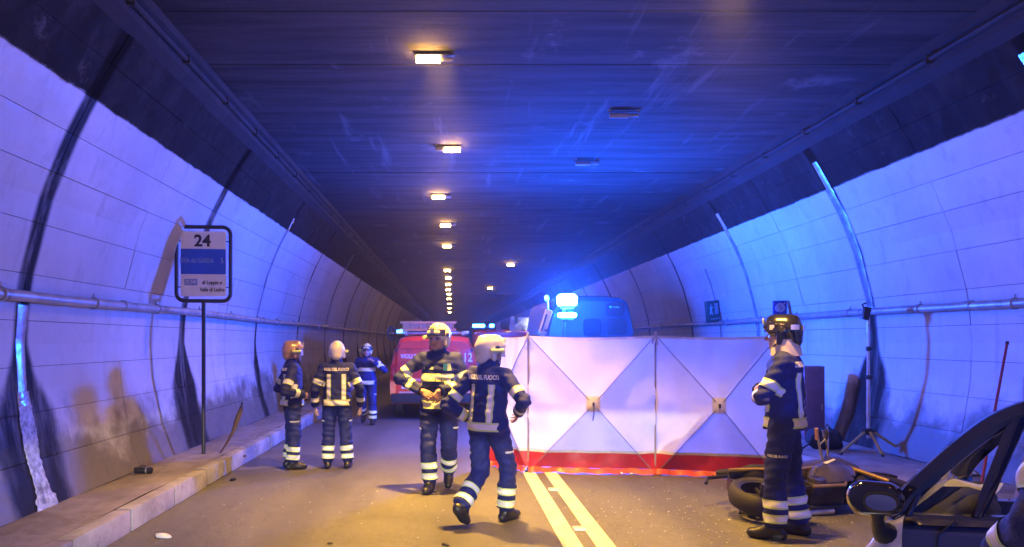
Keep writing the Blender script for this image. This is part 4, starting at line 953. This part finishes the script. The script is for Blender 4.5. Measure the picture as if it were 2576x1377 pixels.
flatbox('mirror', (-1.06, 3.2, 1.15), (.20, .10, .25), M['black'], VN, .03); flatbox('mirror', (1.06, 3.2, 1.15), (.20, .10, .25), M['black'], VN, .03)
RK = flatbox('roof_rack', (0, .7, 1.87), (1.5, .05, .05), M['steel'], VN, .005); flatbox('roof_rack', (0, 2.6, 1.87), (1.5, .05, .05), M['steel'], VN, .005)
for s in (-1, 1): b = MB(); b.box((s*.62, 1.6, 1.86), (.05, 2.6, .09)); b.build('rack_rail', M['steel'], VN, smooth=False)
rb_ = flatbox('roof_light', (-.78, .5, 1.90), (.13, .12, .07), M['blue_small'], VN, .02); flatbox('roof_light', (.70, .5, 1.88), (.10, .10, .05), M['white'], VN, .015)
LD = thing('ladder', 'orange wooden ladder lying across the roof of the red van', 'ladder', (-.36, 16.3, 1.94))
for z_ in (-.0, .16): b = MB(); b.box((-.15, 0, z_), (1.25, .07, .05)); b.build('rail', M['orange_rack'], LD, smooth=False)
for q in range(7): b = MB(); b.tube([(-.70+.185*q, 0, .02), (-.70+.185*q, 0, .15)], .015, 8); b.build('rung', M['orange_rack'], LD)
b = MB(); b.box((-.15, .03, .08), (1.15, .02, .10)); b.build('board', mat('rack_board', (.46, .22, .10), .6), LD, smooth=False)
WH = thing('valve_wheel', 'dark pump handwheel on a bar sticking out left of the van roof', 'handwheel', (-1.35, 16.5, 1.86))
b = MB(); b.tube([(.15*math.cos(a)*.55, 0, .15*math.sin(a)) for a in np.linspace(0, 2*PI, 20)], .02, 8, cap=False); b.build('rim', M['dark'], WH)
b = MB(); b.tube([(-.08, 0, 0), (.55, .02, .0)], .018, 8); b.build('shaft', M['steel'], WH); b = MB(); b.tube([(0, 0, -.15), (0, 0, .15)], .012, 6); b.build('spoke', M['dark'], WH)

# ------------------------------------------------------------------ tall van with blue beacons behind the screen
M['vanblue'] = mat('van_grey', (.022, .024, .032), .5, coat=.15, var=.06)
AM = thing('rescue_van', 'tall dark rescue van with rear windows behind the screen', 'van', (2.87, 15.0, 0))
body_loft([(0, .88, .91, .76, .40, 1.3, 2.48, .20), (.05, .90, .92, .79, .36, 1.3, 2.57, .20), (.5, .91, .93, .80, .36, 1.3, 2.62, .20), (4.2, .91, .93, .80, .36, 1.3, 2.62, .20), (4.9, .9, .92, .70, .38, 1.2, 1.9, .15), (5.6, .9, .92, .7, .42, 1.0, 1.15, .08)], 'body', M['vanblue'], AM)
for s, zc_, w_, h_, x_ in ((1, 1.98, .40, .32, .52), (1, 2.34, .36, .28, .48), (-1, 1.97, .36, .36, .02)):
    b = MB(); b.prism(rrect(w_, h_, .07), 'y', -.03, .02); b.v = [(v[0]+x_, v[1]-.004, v[2]+zc_+(.0)) for v in b.v]; wo = b.build('rear_window', M['vanglass'], AM, smooth=False)
    if zc_ > 2.2:
        hh = MB(); pts = [(.06*math.sin(t)**3+x_-.09, -.04, zc_+.04+.004*(13*math.cos(t)-5*math.cos(2*t)-2*math.cos(3*t)-math.cos(4*t))) for t in np.linspace(0, 2*PI, 24)[:-1]]; hh.add([(x_-.09+(p[0]-x_+.09)*.5, p[1], zc_+.05+(p[2]-zc_-.05)*.5) for p in pts], [tuple(range(23))]); hh.build('heart_sticker', mat('green_sticker', (.02, .45, .25), .5), wo, smooth=False)
        t_ = text_mb('6 min', .055, .001, 'LEFT', .001); t_.v = [(v[0]+x_-.04, -.038-v[2], v[1]+zc_+.045) for v in t_.v]; t_.build('sticker_lettering', mat('pale_green', (.2, .5, .5), .5), wo, smooth=False)
b = MB(); b.ell((.58, -.02, 1.68), (.09, .03, .08)); b.build('filler_cap', M['dark'], AM)
for s in (-1, 1):
    flatbox('tail_light', (s*.84, -.02, 1.0), (.09, .05, .42), M['tail'], AM, .02); wheel(AM, s*.78, 1.1); wheel(AM, s*.78, 4.7)
flatbox('bumper', (0, -.06, .50), (1.76, .14, .20), M['blackm'], AM, .04)
MS = thing('mast_light', 'light mast with two glaring blue beacons and a slanted white plate', 'light mast', (1.55, 12.4, 0))
b = MB(); b.box((.05, 0, 2.02), (.13, .05, .42), Euler((0, R(17), 0)).to_matrix(), bev=.008); b.build('mast_plate', M['white'], MS)
b = MB(); b.box((.02, -.03, 2.0), (.028, .01, .30), Euler((0, R(17), 0)).to_matrix()); b.box((.055, -.03, 1.87), (.06, .01, .03), Euler((0, R(17), 0)).to_matrix()); b.build('slot', M['dark'], MS, smooth=False)
b = MB(); b.tube([(0, .05, 0), (0, .05, 1.9)], .04, 10); b.build('pole', M['steel'], MS); b = MB(); b.ell((.07, 0, 2.42), (.04, .04, .05)); b.build('lamp', M['blue_small'], MS); b = MB(); b.tube([(.09, 0, 2.2), (.08, 0, 2.38)], .015, 8); b.build('neck', M['steel'], MS)

BX, BY = .50, .55
# its two blue beacons
for z_, r_, h_ in ((2.42, .175, .20), (2.15, .165, .075)):
    b = MB(); b.lathe([(.01, -h_*.5), (r_*.9, -h_*.5), (r_, -h_*.3), (r_, h_*.25), (r_*.8, h_*.46), (.01, h_*.5)], (BX, BY, z_), 'z', 20); b.build('beacon', M['blue_light'], MS)
    b = MB(); b.tube([(BX, BY, z_-h_*.5-.05), (BX, BY, z_-h_*.5-.005)], r_*.7, 16); b.box((BX-.02, BY+.10, z_-h_*.5-.04), (.08, .30, .04)); b.build('beacon_bracket', M['dark'], MS, smooth=False)
b = MB(); b.tube([(BX-.02, BY+.24, 0), (BX-.02, BY+.24, 2.42)], .035, 10); b.build('mast', M['dark'], MS)

# ------------------------------------------------------------------ fire engine farther back with roof gear, light bar and work light
FE = thing('fire_engine', 'red fire engine farther back with a blue light bar and roof gear', 'fire engine', (1.95, 22.0, 0))
body_loft([(0, 1.18, 1.2, 1.14, .5, 1.2, 1.92, .08), (.2, 1.2, 1.22, 1.16, .45, 1.2, 1.97, .08), (4.8, 1.2, 1.22, 1.16, .45, 1.2, 1.97, .08), (4.85, 1.2, 1.22, 1.16, .45, 1.2, 2.1, .12), (6.4, 1.18, 1.2, 1.1, .5, 1.2, 2.1, .15)], 'body', M['vanred'], FE)
lb_ = flatbox('light_bar_base', (-.80, 4.9, 2.14), (.85, .25, .06), M['dark'], FE, .01)
for q, w_ in ((-1.0, .44), (-.52, .16)): flatbox('light_bar', (q+.06, 4.85, 2.24), (w_, .22, .11), emitmat('light_bar_blue', (.02, .20, 1.0), 120), FE, .03)
for x_, z_, sx_, sz_, c in ((.05, 2.10, .35, .22, (.30, .34, .38)), (.28, 2.26, .36, .30, (.22, .26, .32)), (.55, 2.06, .6, .10, (.32, .42, .44)), (-.05, 2.32, .10, .24, (.45, .5, .52)), (.75, 2.12, .30, .20, (.2, .24, .3))):
    flatbox('roof_locker', (x_, .8, z_), (sx_, .5, sz_), mat('locker', c, .5), FE, .02)
b = MB(); b.box((.12, .45, 2.20), (.08, .05, .26), Euler((0, R(52), 0)).to_matrix()); b.build('hose_end', mat('pale_hose', (.5, .62, .5), .5), FE, smooth=False)
b = MB(); b.box((.42, .42, 2.04), (.20, .05, .18), Euler((0, R(40), 0)).to_matrix()); b.build('hose_bracket', mat('pale_bracket', (.4, .6, .55), .5), FE, smooth=False)
b = MB(); b.ell((.52, .3, 2.24), (.10, .05, .10)); b.build('work_light', M['white_light'], FE); b = MB(); b.tube([(.52, .36, 1.95), (.52, .36, 2.24)], .025, 8); b.build('work_light_post', M['steel'], FE)
for s in (-1, 1):
    wheel(FE, s*1.0, 1.4, .48, .3); wheel(FE, s*1.0, 5.4, .48, .3); flatbox('tail_light', (s*1.05, -.02, .9), (.14, .05, .2), M['tail'], FE, .02)
b = MB(); [b.tube([(-.55+q*.06, .5+q*.2, 2.0), (-.55+q*.06, .5+q*.2, 2.2+.05*q)], .03, 8) for q in range(3)]; b.build('nozzle_rack', M['steel'], FE)

# ------------------------------------------------------------------ motorcycle lying on its side
MC = thing('motorcycle', 'damaged black motorcycle lying on its side on the road', 'motorcycle', (3.66, 7.22, .0))
MT = Matrix.Translation((0, -.10, .20)) @ Matrix.Rotation(R(12), 4, 'Z') @ Matrix.Rotation(R(-78), 4, 'X')   # lies on its far side, wheels towards the camera
M['fair'] = mat('fairing', (.045, .04, .046), .4, coat=.4, var=.4, vscale=5, dirt=((.12, .10, .09), .4, 7.0)); M['engine'] = mat('engine_metal', (.045, .042, .042), .4, .5, var=.6, bump=.8, bscale=25); M['gold'] = mat('gold_fork', (.45, .30, .10), .35, .7)
def mc(name, mb, m, par=None): mb.v = [tuple(MT @ Vector((v[0], v[1], v[2]-.30))) for v in mb.v]; return mb.build(name, m, par or MC)
def mwheel(x, w, front):
    b = MB(); r = .31; b.lathe([(r*.72, -w*.42), (r*.86, -w*.5), (r*.95, -w*.40), (r, -w*.15), (r, w*.15), (r*.95, w*.40), (r*.86, w*.5), (r*.72, w*.42)], (x, 0, .31), 'y', 36); tw = mc('wheel', b, M['rubber'])
    b = MB(); b.lathe([(r*.72, -w*.40), (r*.66, -w*.36), (r*.66, w*.36), (r*.72, w*.40)], (x, 0, .31), 'y', 36); mc('rim', b, M['dark'], tw)
    for k in range(5):
        a = 2*PI*k/5; b = MB(); b.tube([(x+.04*math.cos(a), 0, .31+.04*math.sin(a)), (x+.21*math.cos(a), 0, .31+.21*math.sin(a))], .018, 8); mc('spoke', b, M['dark'], tw)
    b = MB(); b.lathe([(.06, w*.36), (.14, w*.36), (.14, w*.40), (.06, w*.40), (.06, w*.36)], (x, 0, .31), 'y', 24); mc('brake_disc', b, M['steel'], tw)
    b = MB(); b.tube([(x, -w*.7, .31), (x, w*.7, .31)], .03, 10); mc('hub', b, M['engine'], tw)
mwheel(-.70, .19, False); mwheel(.70, .13, True)
b = MB(); b.tube([(-.70, .10, .31), (-.25, .09, .40)], [.03, .045], 8); b.tube([(-.70, -.10, .31), (-.25, -.09, .40)], [.03, .045], 8); mc('swingarm', b, M['engine'])
b = MB(); b.box((.0, 0, .36), (.40, .24, .20), bev=.07); b.lathe([(.01, .15), (.085, .15), (.095, .13), (.095, .10)], (.05, 0, .36), 'y', 20); b.lathe([(.01, -.15), (.075, -.15), (.085, -.13), (.085, -.10)], (-.08, 0, .37), 'y', 20); eng = mc('engine', b, M['engine'])
for k in range(7): b = MB(); b.box((.13, 0, .48+.026*k), (.20, .22, .010), Euler((0, R(18), 0)).to_matrix()); mc('cooling_fin', b, M['engine'], eng)
b = MB(); b.box((.14, 0, .56), (.14, .16, .22), Euler((0, R(18), 0)).to_matrix(), bev=.01); mc('cylinder_block', b, M['engine'], eng)
b = MB(); b.box((.34, 0, .50), (.03, .30, .24), bev=.006); mc('radiator', b, M['dark'])
for s in (-1, 1):
    b = MB(); b.tube([(.47, s*.05, .92), (.25, s*.13, .68), (-.15, s*.15, .58), (-.28, s*.12, .42)], .022, 8); b.tube([(-.10, s*.14, .60), (-.45, s*.09, .78), (-.72, s*.06, .86)], .014, 8); b.tube([(.40, s*.06, .80), (.33, s*.10, .45), (.15, s*.11, .26), (-.2, s*.11, .26)], .016, 8); mc('frame_tube', b, M['gold'] if s < 0 else M['dark'])
b = MB(); b.tube([(-.70, -.085, .37), (-.12, -.085, .42)], .012, 6); b.tube([(-.70, -.085, .25), (-.12, -.085, .32)], .012, 6); mc('chain', b, M['engine'])
b = MB(); b.tube([(-.35, .02, .75), (-.28, .02, .42)], .03, 10); mc('shock', b, M['redf'])
tf = Field(); tf.cone((-.02, 0, .78), (.28, 0, .80), .13, .15, 0, .06); tf.cone((.28, 0, .82), (.38, 0, .74), .10, .08, 0, .05)
v, q, _ = tf.mesh(.014); b = MB(); b.add(v.tolist(), q.tolist()); mc('fuel_tank', b, M['fair'])
sf = Field(); sf.cone((-.10, 0, .80), (-.45, 0, .84), .09, .09, 0, .05, sc=(1, .8, 1)); sf.cone((-.45, 0, .85), (-.78, 0, .93), .085, .035, 0, .05)
v, q, _ = sf.mesh(.014); b = MB(); b.add(v.tolist(), q.tolist()); mc('seat', b, M['blackm'])
for s in (-1, 1):
    pts = [(.62, .84), (.50, .96), (.30, .74), (.02, .60), (-.10, .44), (.08, .34), (.30, .36), (.46, .52), (.60, .66)]
    b = MB(); cen = (.28, .60); rows = []
    for sc_, off in ((1.12, .120), (.80, .185), (.38, .215)): rows.append([(cen[0]+(x-cen[0])*sc_, s*(off-.05*max(0, x-.4)/.2), cen[1]+(z-cen[1])*sc_) for x, z in pts])
    b.grid(rows, close=True); b.add(rows[-1], [tuple(range(len(pts)))]); fo_ = mc('side_fairing', b, M['fair'])
    b = MB(); b.add([(.12, s*.222, .56), (.32, s*.222, .66), (.33, s*.222, .63), (.14, s*.222, .53)], [(0, 1, 2, 3)]); mc('stripe', b, M['silver_paint'] if 'silver_paint' in M else M['white'], fo_)
    b = MB(); b.tube([(.70, s*.10, .31), (.50, s*.10, .88)], [.026, .022], 10); mc('fork_leg', b, M['gold'])
    b = MB(); b.tube([(.47, s*.04, .94), (.45, s*.16, 1.0), (.40, s*.34, 1.02)], .013, 8); hb_ = mc('handlebar', b, M['steel'])
    b = MB(); b.tube([(.40, s*.30, 1.02), (.37, s*.42, 1.02)], .019, 10); mc('grip', b, mat('pale_grip', (.62, .34, .24), .5) if s == -1 else M['rubber'], hb_)
    b = MB(); b.tube([(.43, s*.24, 1.01), (.50, s*.30, 1.02), (.46, s*.40, 1.04)], .008, 6); mc('lever', b, M['chrome'], hb_)
    b = MB(); b.tube([(.52, s*.12, .96), (.58, s*.26, 1.10)], .010, 6); mo = mc('mirror', b, M['engine']); b = MB(); b.ell((.58, s*.30, 1.12), (.015, .075, .045)); mc('mirror_head', b, M['dark'], mo)
    b = MB(); b.tube([(-.10, s*.16, .40), (-.10, s*.26, .38)], .014, 8); mc('footpeg', b, M['steel'])
hf_ = Field(); hf_.cone((.55, 0, .86), (.68, 0, .78), .13, .09, 0, .05, sc=(1, .85, 1)); v, q, _ = hf_.mesh(.014); b = MB(); b.add(v.tolist(), q.tolist()); ff_ = mc('front_fairing', b, M['fair'])
b = MB(); b.ell((.75, 0, .77), (.03, .07, .05)); mc('headlight', b, M['unlit'], ff_)
b = MB(); b.grid([[(.56+.06*w-.05*abs(q), q*.12, .97+.16*w*(1-abs(q)*.4)) for q in (-1, -.5, 0, .5, 1)] for w in (0, .5, 1)]); mc('windscreen', b, M['dark'], ff_)
b = MB(); b.tube([(.05, .15, .25), (-.25, .17, .28), (-.45, .18, .38)], [.03, .035, .05], 10); b.tube([(-.45, .18, .38), (-.80, .20, .52)], .055, 12); mc('exhaust', b, M['steel'])
b = MB(); b.grid([[(-.80-.14*w, q*.08, .75-.30*w) for q in (-1, 0, 1)] for w in (0, .5, 1)]); mg = mc('mudguard', b, M['black']); b = MB(); b.grid([[(.70+.34*math.cos(a), q*.07, .31+.34*math.sin(a)) for q in (-1, 0, 1)] for a in np.linspace(.6, 2.3, 9)]); mc('front_mudguard', b, M['fair'])
b = MB(); b.tube([(-.62, .0, .86), (-.95, .02, .86), (-1.0, .05, .80)], .02, 8); mc('plate_bracket', b, M['black'])
for k in range(5): b = MB(); b.tube([(.3+.03*k, .05*k-.1, .9), (.35+.05*math.sin(k), .12*math.cos(k*2), 1.0), (.25, .1*math.sin(k), .85)], .006, 6); mc('loose_cable', b, M['black'])

# ------------------------------------------------------------------ small city car at the lower right
CR = thing('city_car', 'small dark blue and silver car with black roof arch at the lower right', 'car', (1.95, 3.10, 0))
RV = Vector((.7071, -.7071, 0)); LV = Vector((.7071, .7071, 0))                 # towards its tail; towards its far side
M['carpaint'] = mat('dark_blue_paint', (.035, .042, .075), .14, .55, coat=1.0, var=.04); M['silver_paint'] = mat('silver_paint', (.62, .64, .70), .2, .25, coat=1.0, var=.04)
M['arch'] = mat('black_cell', (.012, .011, .014), .14, .2, coat=1.0, var=.04); M['trim'] = mat('interior_dark', (.02, .02, .024), .7)
M['glass'] = glassmat('car_glass', (.86, .90, .93)); M['mirror'] = mat('mirror_glass', (.42, .45, .5), .03, 1.0, var=.0)
def C(s, w, z): return RV*s+LV*w+Vector((0, 0, z))
WD = 1.44
# lower body: stations along s, section from near sill over the belt line to the far side
def section(s, belt, sill, bulge, topz, crown):
    near = [(0.06, sill), (-.02, sill+.12), (-.035*bulge, (sill+belt)/2), (-.015, belt-.06), (.0, belt-.02), (.03, belt)]
    top = [(.16, topz), (WD*.5, topz+crown), (WD-.16, topz)]
    far = [(WD-a, z) for a, z in near[::-1]]
    return [C(s, a, z) for a, z in near+top+far]
front = [(-.56, .34, .26, 1, .35, .01), (-.52, .42, .23, 1, .43, .02), (-.42, .52, .22, 1, .53, .02), (-.30, .64, .22, 1, .65, .02), (-.17, .80, .22, 1, .805, .02), (-.09, .93, .22, 1, .935, .03), (-.03, .955, .22, 1, .955, .02)]
fb = MB(); fb.grid([section(*f_) for f_ in front]); s0 = section(*front[0]); fb.add(s0, [tuple(range(len(s0)))]); nose = fb.build('front_body', M['silver_paint'], CR)
side = MB()
stn = [(-.03, .955), (.12, .972), (.35, 1.005), (.7, 1.03), (1.1, 1.05), (1.5, 1.05), (1.85, 1.02)]
side.grid([[C(s, a, z) for a, z in ((.06, .22), (-.02, .34), (-.035, .62), (-.018, bz-.08), (.0, bz-.025), (.03, bz), (.10, bz-.004))] for s, bz in stn]); side.build('side_body', M['carpaint'], CR)
side = MB(); side.grid([[C(s, WD-a, z) for a, z in ((.06, .22), (-.02, .34), (-.035, .56), (-.018, bz-.20), (.0, bz-.16), (.03, bz-.14), (.10, bz-.144))] for s, bz in stn]); side.build('far_side_body', M['carpaint'], CR)
rr_ = MB(); rr_.grid([[C(1.85, a, z) for a in np.linspace(0, WD, 5)] for z in (.25, .6, 1.02)]); rr_.grid([[C(s, a, .22) for a in (.06, WD-.06)] for s in (-.6, 1.85)]); rr_.build('rear_body', M['carpaint'], CR)
# roof arches (A-pillar, roof rail) on both sides and the roof skin
arch = [(-.10, .945), (-.047, 1.045), (.025, 1.138), (.15, 1.283), (.257, 1.386), (.38, 1.456), (.55, 1.51), (.8, 1.545), (1.15, 1.55), (1.5, 1.50), (1.78, 1.32), (1.86, 1.02)]
def smooth_path(P, k=4):
    out = []
    for i in range(len(P)-1):
        p0, p1_, p2_, p3_ = [np.array(P[max(0, min(len(P)-1, i+j))]) for j in (-1, 0, 1, 2)]
        for q in range(k):
            t = q/k; out.append(tuple(.5*((2*p1_)+(p2_-p0)*t+(2*p0-5*p1_+4*p2_-p3_)*t*t+(3*p1_-p0-3*p2_+p3_)*t**3)))
    return out+[tuple(P[-1])]
arch = smooth_path(arch)
def inset(z): return .02+.07*max(0, (z-.95)/.6)
for far in (False, True):
    b = MB(); rows = []
    for i, (s, z) in enumerate(arch):
        a0 = Vector((arch[min(i+1, len(arch)-1)][0]-arch[max(i-1, 0)][0], arch[min(i+1, len(arch)-1)][1]-arch[max(i-1, 0)][1])).normalized(); nr = Vector((-a0.y, a0.x))
        th = .066 if s < .4 else .08; q = inset(z)
        loop = [(0, -.0), (-.012, q), (-.5*.0, 0)]
        pts = [(.0, -.012), (.012, .02), (.004, .07), (-th*.5, .075), (-th, .06), (-th, .005), (-th*.55, -.018)]
        rows.append([C(s+nr.x*h, (q+w_) if not far else WD-(q+w_), z+nr.y*h) for h, w_ in pts])
    b.grid(rows, close=True); b.build('roof_arch', M['arch'], CR)
b = MB(); b.grid([[C(s, a, z-.012+.03*math.sin(PI*(a-inset(z))/(WD-2*inset(z)))) for a in np.linspace(inset(z)+.05, WD-inset(z)-.05, 9)] for s, z in arch if .37 < s < 1.55]); b.build('roof', M['arch'], CR)
b = MB(); b.grid([[C(s-.01-.02*math.sin(PI*(a-inset(z))/(WD-2*inset(z))), a, z-.03) for a in np.linspace(inset(z)+.04, WD-inset(z)-.04, 9)] for s, z in arch if s < .39]); b.build('windscreen', M['glass'], CR)
# side glass, quarter divider and slanted pillar
b = MB(); gl = [(-.03, .96), (.05, 1.08), (.16, 1.21), (.27, 1.31), (.39, 1.38), (.56, 1.43), (.8, 1.46), (1.15, 1.46)]
def beltz(s): return float(np.interp(s, [q[0] for q in stn], [q[1] for q in stn]))
b.grid([[C(s, inset(z)+.02, z) for s, z in gl], [C(s, .045, beltz(s)) for s, z in gl]]); b.build('door_window', M['glass'], CR)
b = MB(); b.grid([[C(s, WD-inset(z)-.02, z) for s, z in gl], [C(s, WD-.045, beltz(s)-.14) for s, z in gl]]); b.build('far_window', M['glass'], CR)
def pillar(p0, p1, w0, w1, name, m, thick=.03):
    b = MB(); rows = []
    for (s, z), w_ in ((p0, w0), (((p0[0]+p1[0])/2, (p0[1]+p1[1])/2), (w0+w1)/2), (p1, w1)):
        q = inset(z)+.004; rows.append([C(s-w_/2, q, z), C(s-w_*.2, q-.008, z), C(s+w_*.2, q-.008, z), C(s+w_/2, q, z), C(s+w_/2, q+thick, z), C(s-w_/2, q+thick, z)])
    b.grid(rows, close=True); return b.build(name, m, CR)
pillar((-.016, .955), (.050, 1.135), .016, .024, 'quarter_divider', M['trim']); pillar((.225, .985), (.365, 1.43), .042, .060, 'pillar', M['arch'])
b = MB(); b.tube([C(.16, -.008, .965), C(.10, -.02, .90), C(.08, -.026, .7), C(.09, -.02, .4)], .0045, 6); b.build('door_seam', M['black'], CR)
b = MB(); b.grid([[C(s, -.012, beltz(s)-.035), C(s, .006, beltz(s)-.012)] for s in np.linspace(-.02, 1.5, 12)]); b.build('belt_strip', M['chrome'], CR)
b = MB(); b.box(C(.36, -.05, .80), (.16, .03, .04), Euler((0, 0, R(-45))).to_matrix(), bev=.01); b.build('door_handle', M['silver_paint'], CR)
# door mirror
mo = C(-.10, -.135, 1.034); MR = Matrix((Vector((.83, -.55, 0)), Vector((.55, .83, 0)), Vector((0, 0, 1)))).transposed() @ Euler((R(-9), 0, 0)).to_matrix()
mf = Field(); mf.cone((-.045, .02, .0), (.045, .02, .004), .074, .070, 0, .02, sc=(1, .75, 1)); v, q, _ = mf.mesh(.006); keep = v
b = MB(); b.add([MR @ Vector((p[0]*.93, max(p[1], -.045)*.9, p[2])) + mo for p in v], q.tolist()); mh = b.build('mirror', M['arch'], CR)
b = MB(); n_ = 28; ring = [(.093*math.copysign(abs(math.cos(a))**.85, math.cos(a)), .054*math.copysign(abs(math.sin(a))**.85, math.sin(a))) for a in np.linspace(0, 2*PI, n_+1)[:-1]]
b.add([MR @ Vector((x*.62+.022, -.0445, z*.66-.012))+mo for x, z in ring], [tuple(range(n_))]); b.build('mirror_glass', M['mirror'], mh, smooth=False)
b = MB(); b.tube([MR @ Vector((x*.66+.022, -.0435, z*.70-.012))+mo for x, z in ring+ring[:1]], .006, 6, cap=False); b.build('mirror_rim', M['black'], mh)
b = MB(); b.tube([mo+Vector((.01, .0, -.045)), mo+Vector((.015, .01, -.085)), mo+Vector((.03, .03, -.125)), mo+Vector((.075, .06, -.16))], [.030, .024, .028, .05], 12); b.build('mirror_stalk', M['black'], mh)
# interior: dashboard, steering wheel, seats, papers on the dash
df = Field(); df.cone(C(.02, .15, .84), C(.02, WD-.15, .84), .09, .09, 0, .05); df.cone(C(.16, .34, .92), C(.16, .50, .92), .08, .08, 0, .05)
v, q, _ = df.mesh(.016); b = MB(); b.add(v.tolist(), q.tolist()); b.build('dashboard', M['trim'], CR)
b = MB(); cw_ = C(.46, .42, .93); b.tube([cw_+LV*(.18*math.cos(a))+(RV*.35+Vector((0, 0, .94)))*(.18*math.sin(a)) for a in np.linspace(0, 2*PI, 28)], .015, 8, cap=False); b.tube([cw_-LV*.17, cw_+LV*.17], .018, 8); b.build('steering_wheel', M['black'], CR)
for w_ in (.40, 1.02):
    sf = Field(); sf.cone(C(1.25, w_, .35), C(1.42, w_, .95), .13, .11, 0, .05); sf.cone(C(.85, w_, .45), C(1.25, w_, .38), .12, .13, 0, .05); sf.cone(C(1.46, w_-.06, 1.12), C(1.46, w_+.06, 1.12), .07, .07, 0, .05)
    v, q, _ = sf.mesh(.02); b = MB(); b.add(v.tolist(), q.tolist()); b.build('seat', M['trim'], CR)
b = MB(); b.grid([[C(.00+.10*i, .58+.13*j, 1.0+.014*math.sin(i*2+j*1.5)) for i in range(3)] for j in range(3)]); b.build('paper', M['white'], CR)
for s in (-.28, 1.45):
    for w_ in (.02, WD-.02):
        c_ = C(s, w_, .29); b = MB(); rot_ = Matrix((LV, RV, Vector((0, 0, 1)))).transposed(); b.lathe([(.18, -.08), (.27, -.08), (.29, -.05), (.29, .05), (.27, .08), (.18, .08), (.02, .06)], c_, 'x', 24, rot=rot_); b.build('wheel', M['rubber'], CR)
b = MB(); b.ell(C(-.44, .10, .48), (.10, .06, .07)); b.build('headlight', M['unlit'], CR)

# ------------------------------------------------------------------ haze in the tunnel air
hz = MB(); hz.box((CX, (Y0+Y1)/2, 2.2), (12.4, Y1-Y0+4, 7.0))
hm = bpy.data.materials.new('tunnel_haze'); hm.use_nodes = True
_n = hm.node_tree; _n.nodes.remove(_n.nodes['Principled BSDF'])
_v = _n.nodes.new('ShaderNodeVolumePrincipled'); _v.inputs['Color'].default_value = (.9, .92, .95, 1); _v.inputs['Density'].default_value = .0030
_v.inputs['Anisotropy'].default_value = .8
_n.links.new(_v.outputs[0], _n.nodes['Material Output'].inputs['Volume'])
ho = hz.build('haze', hm, smooth=False); ho['kind'] = 'stuff'
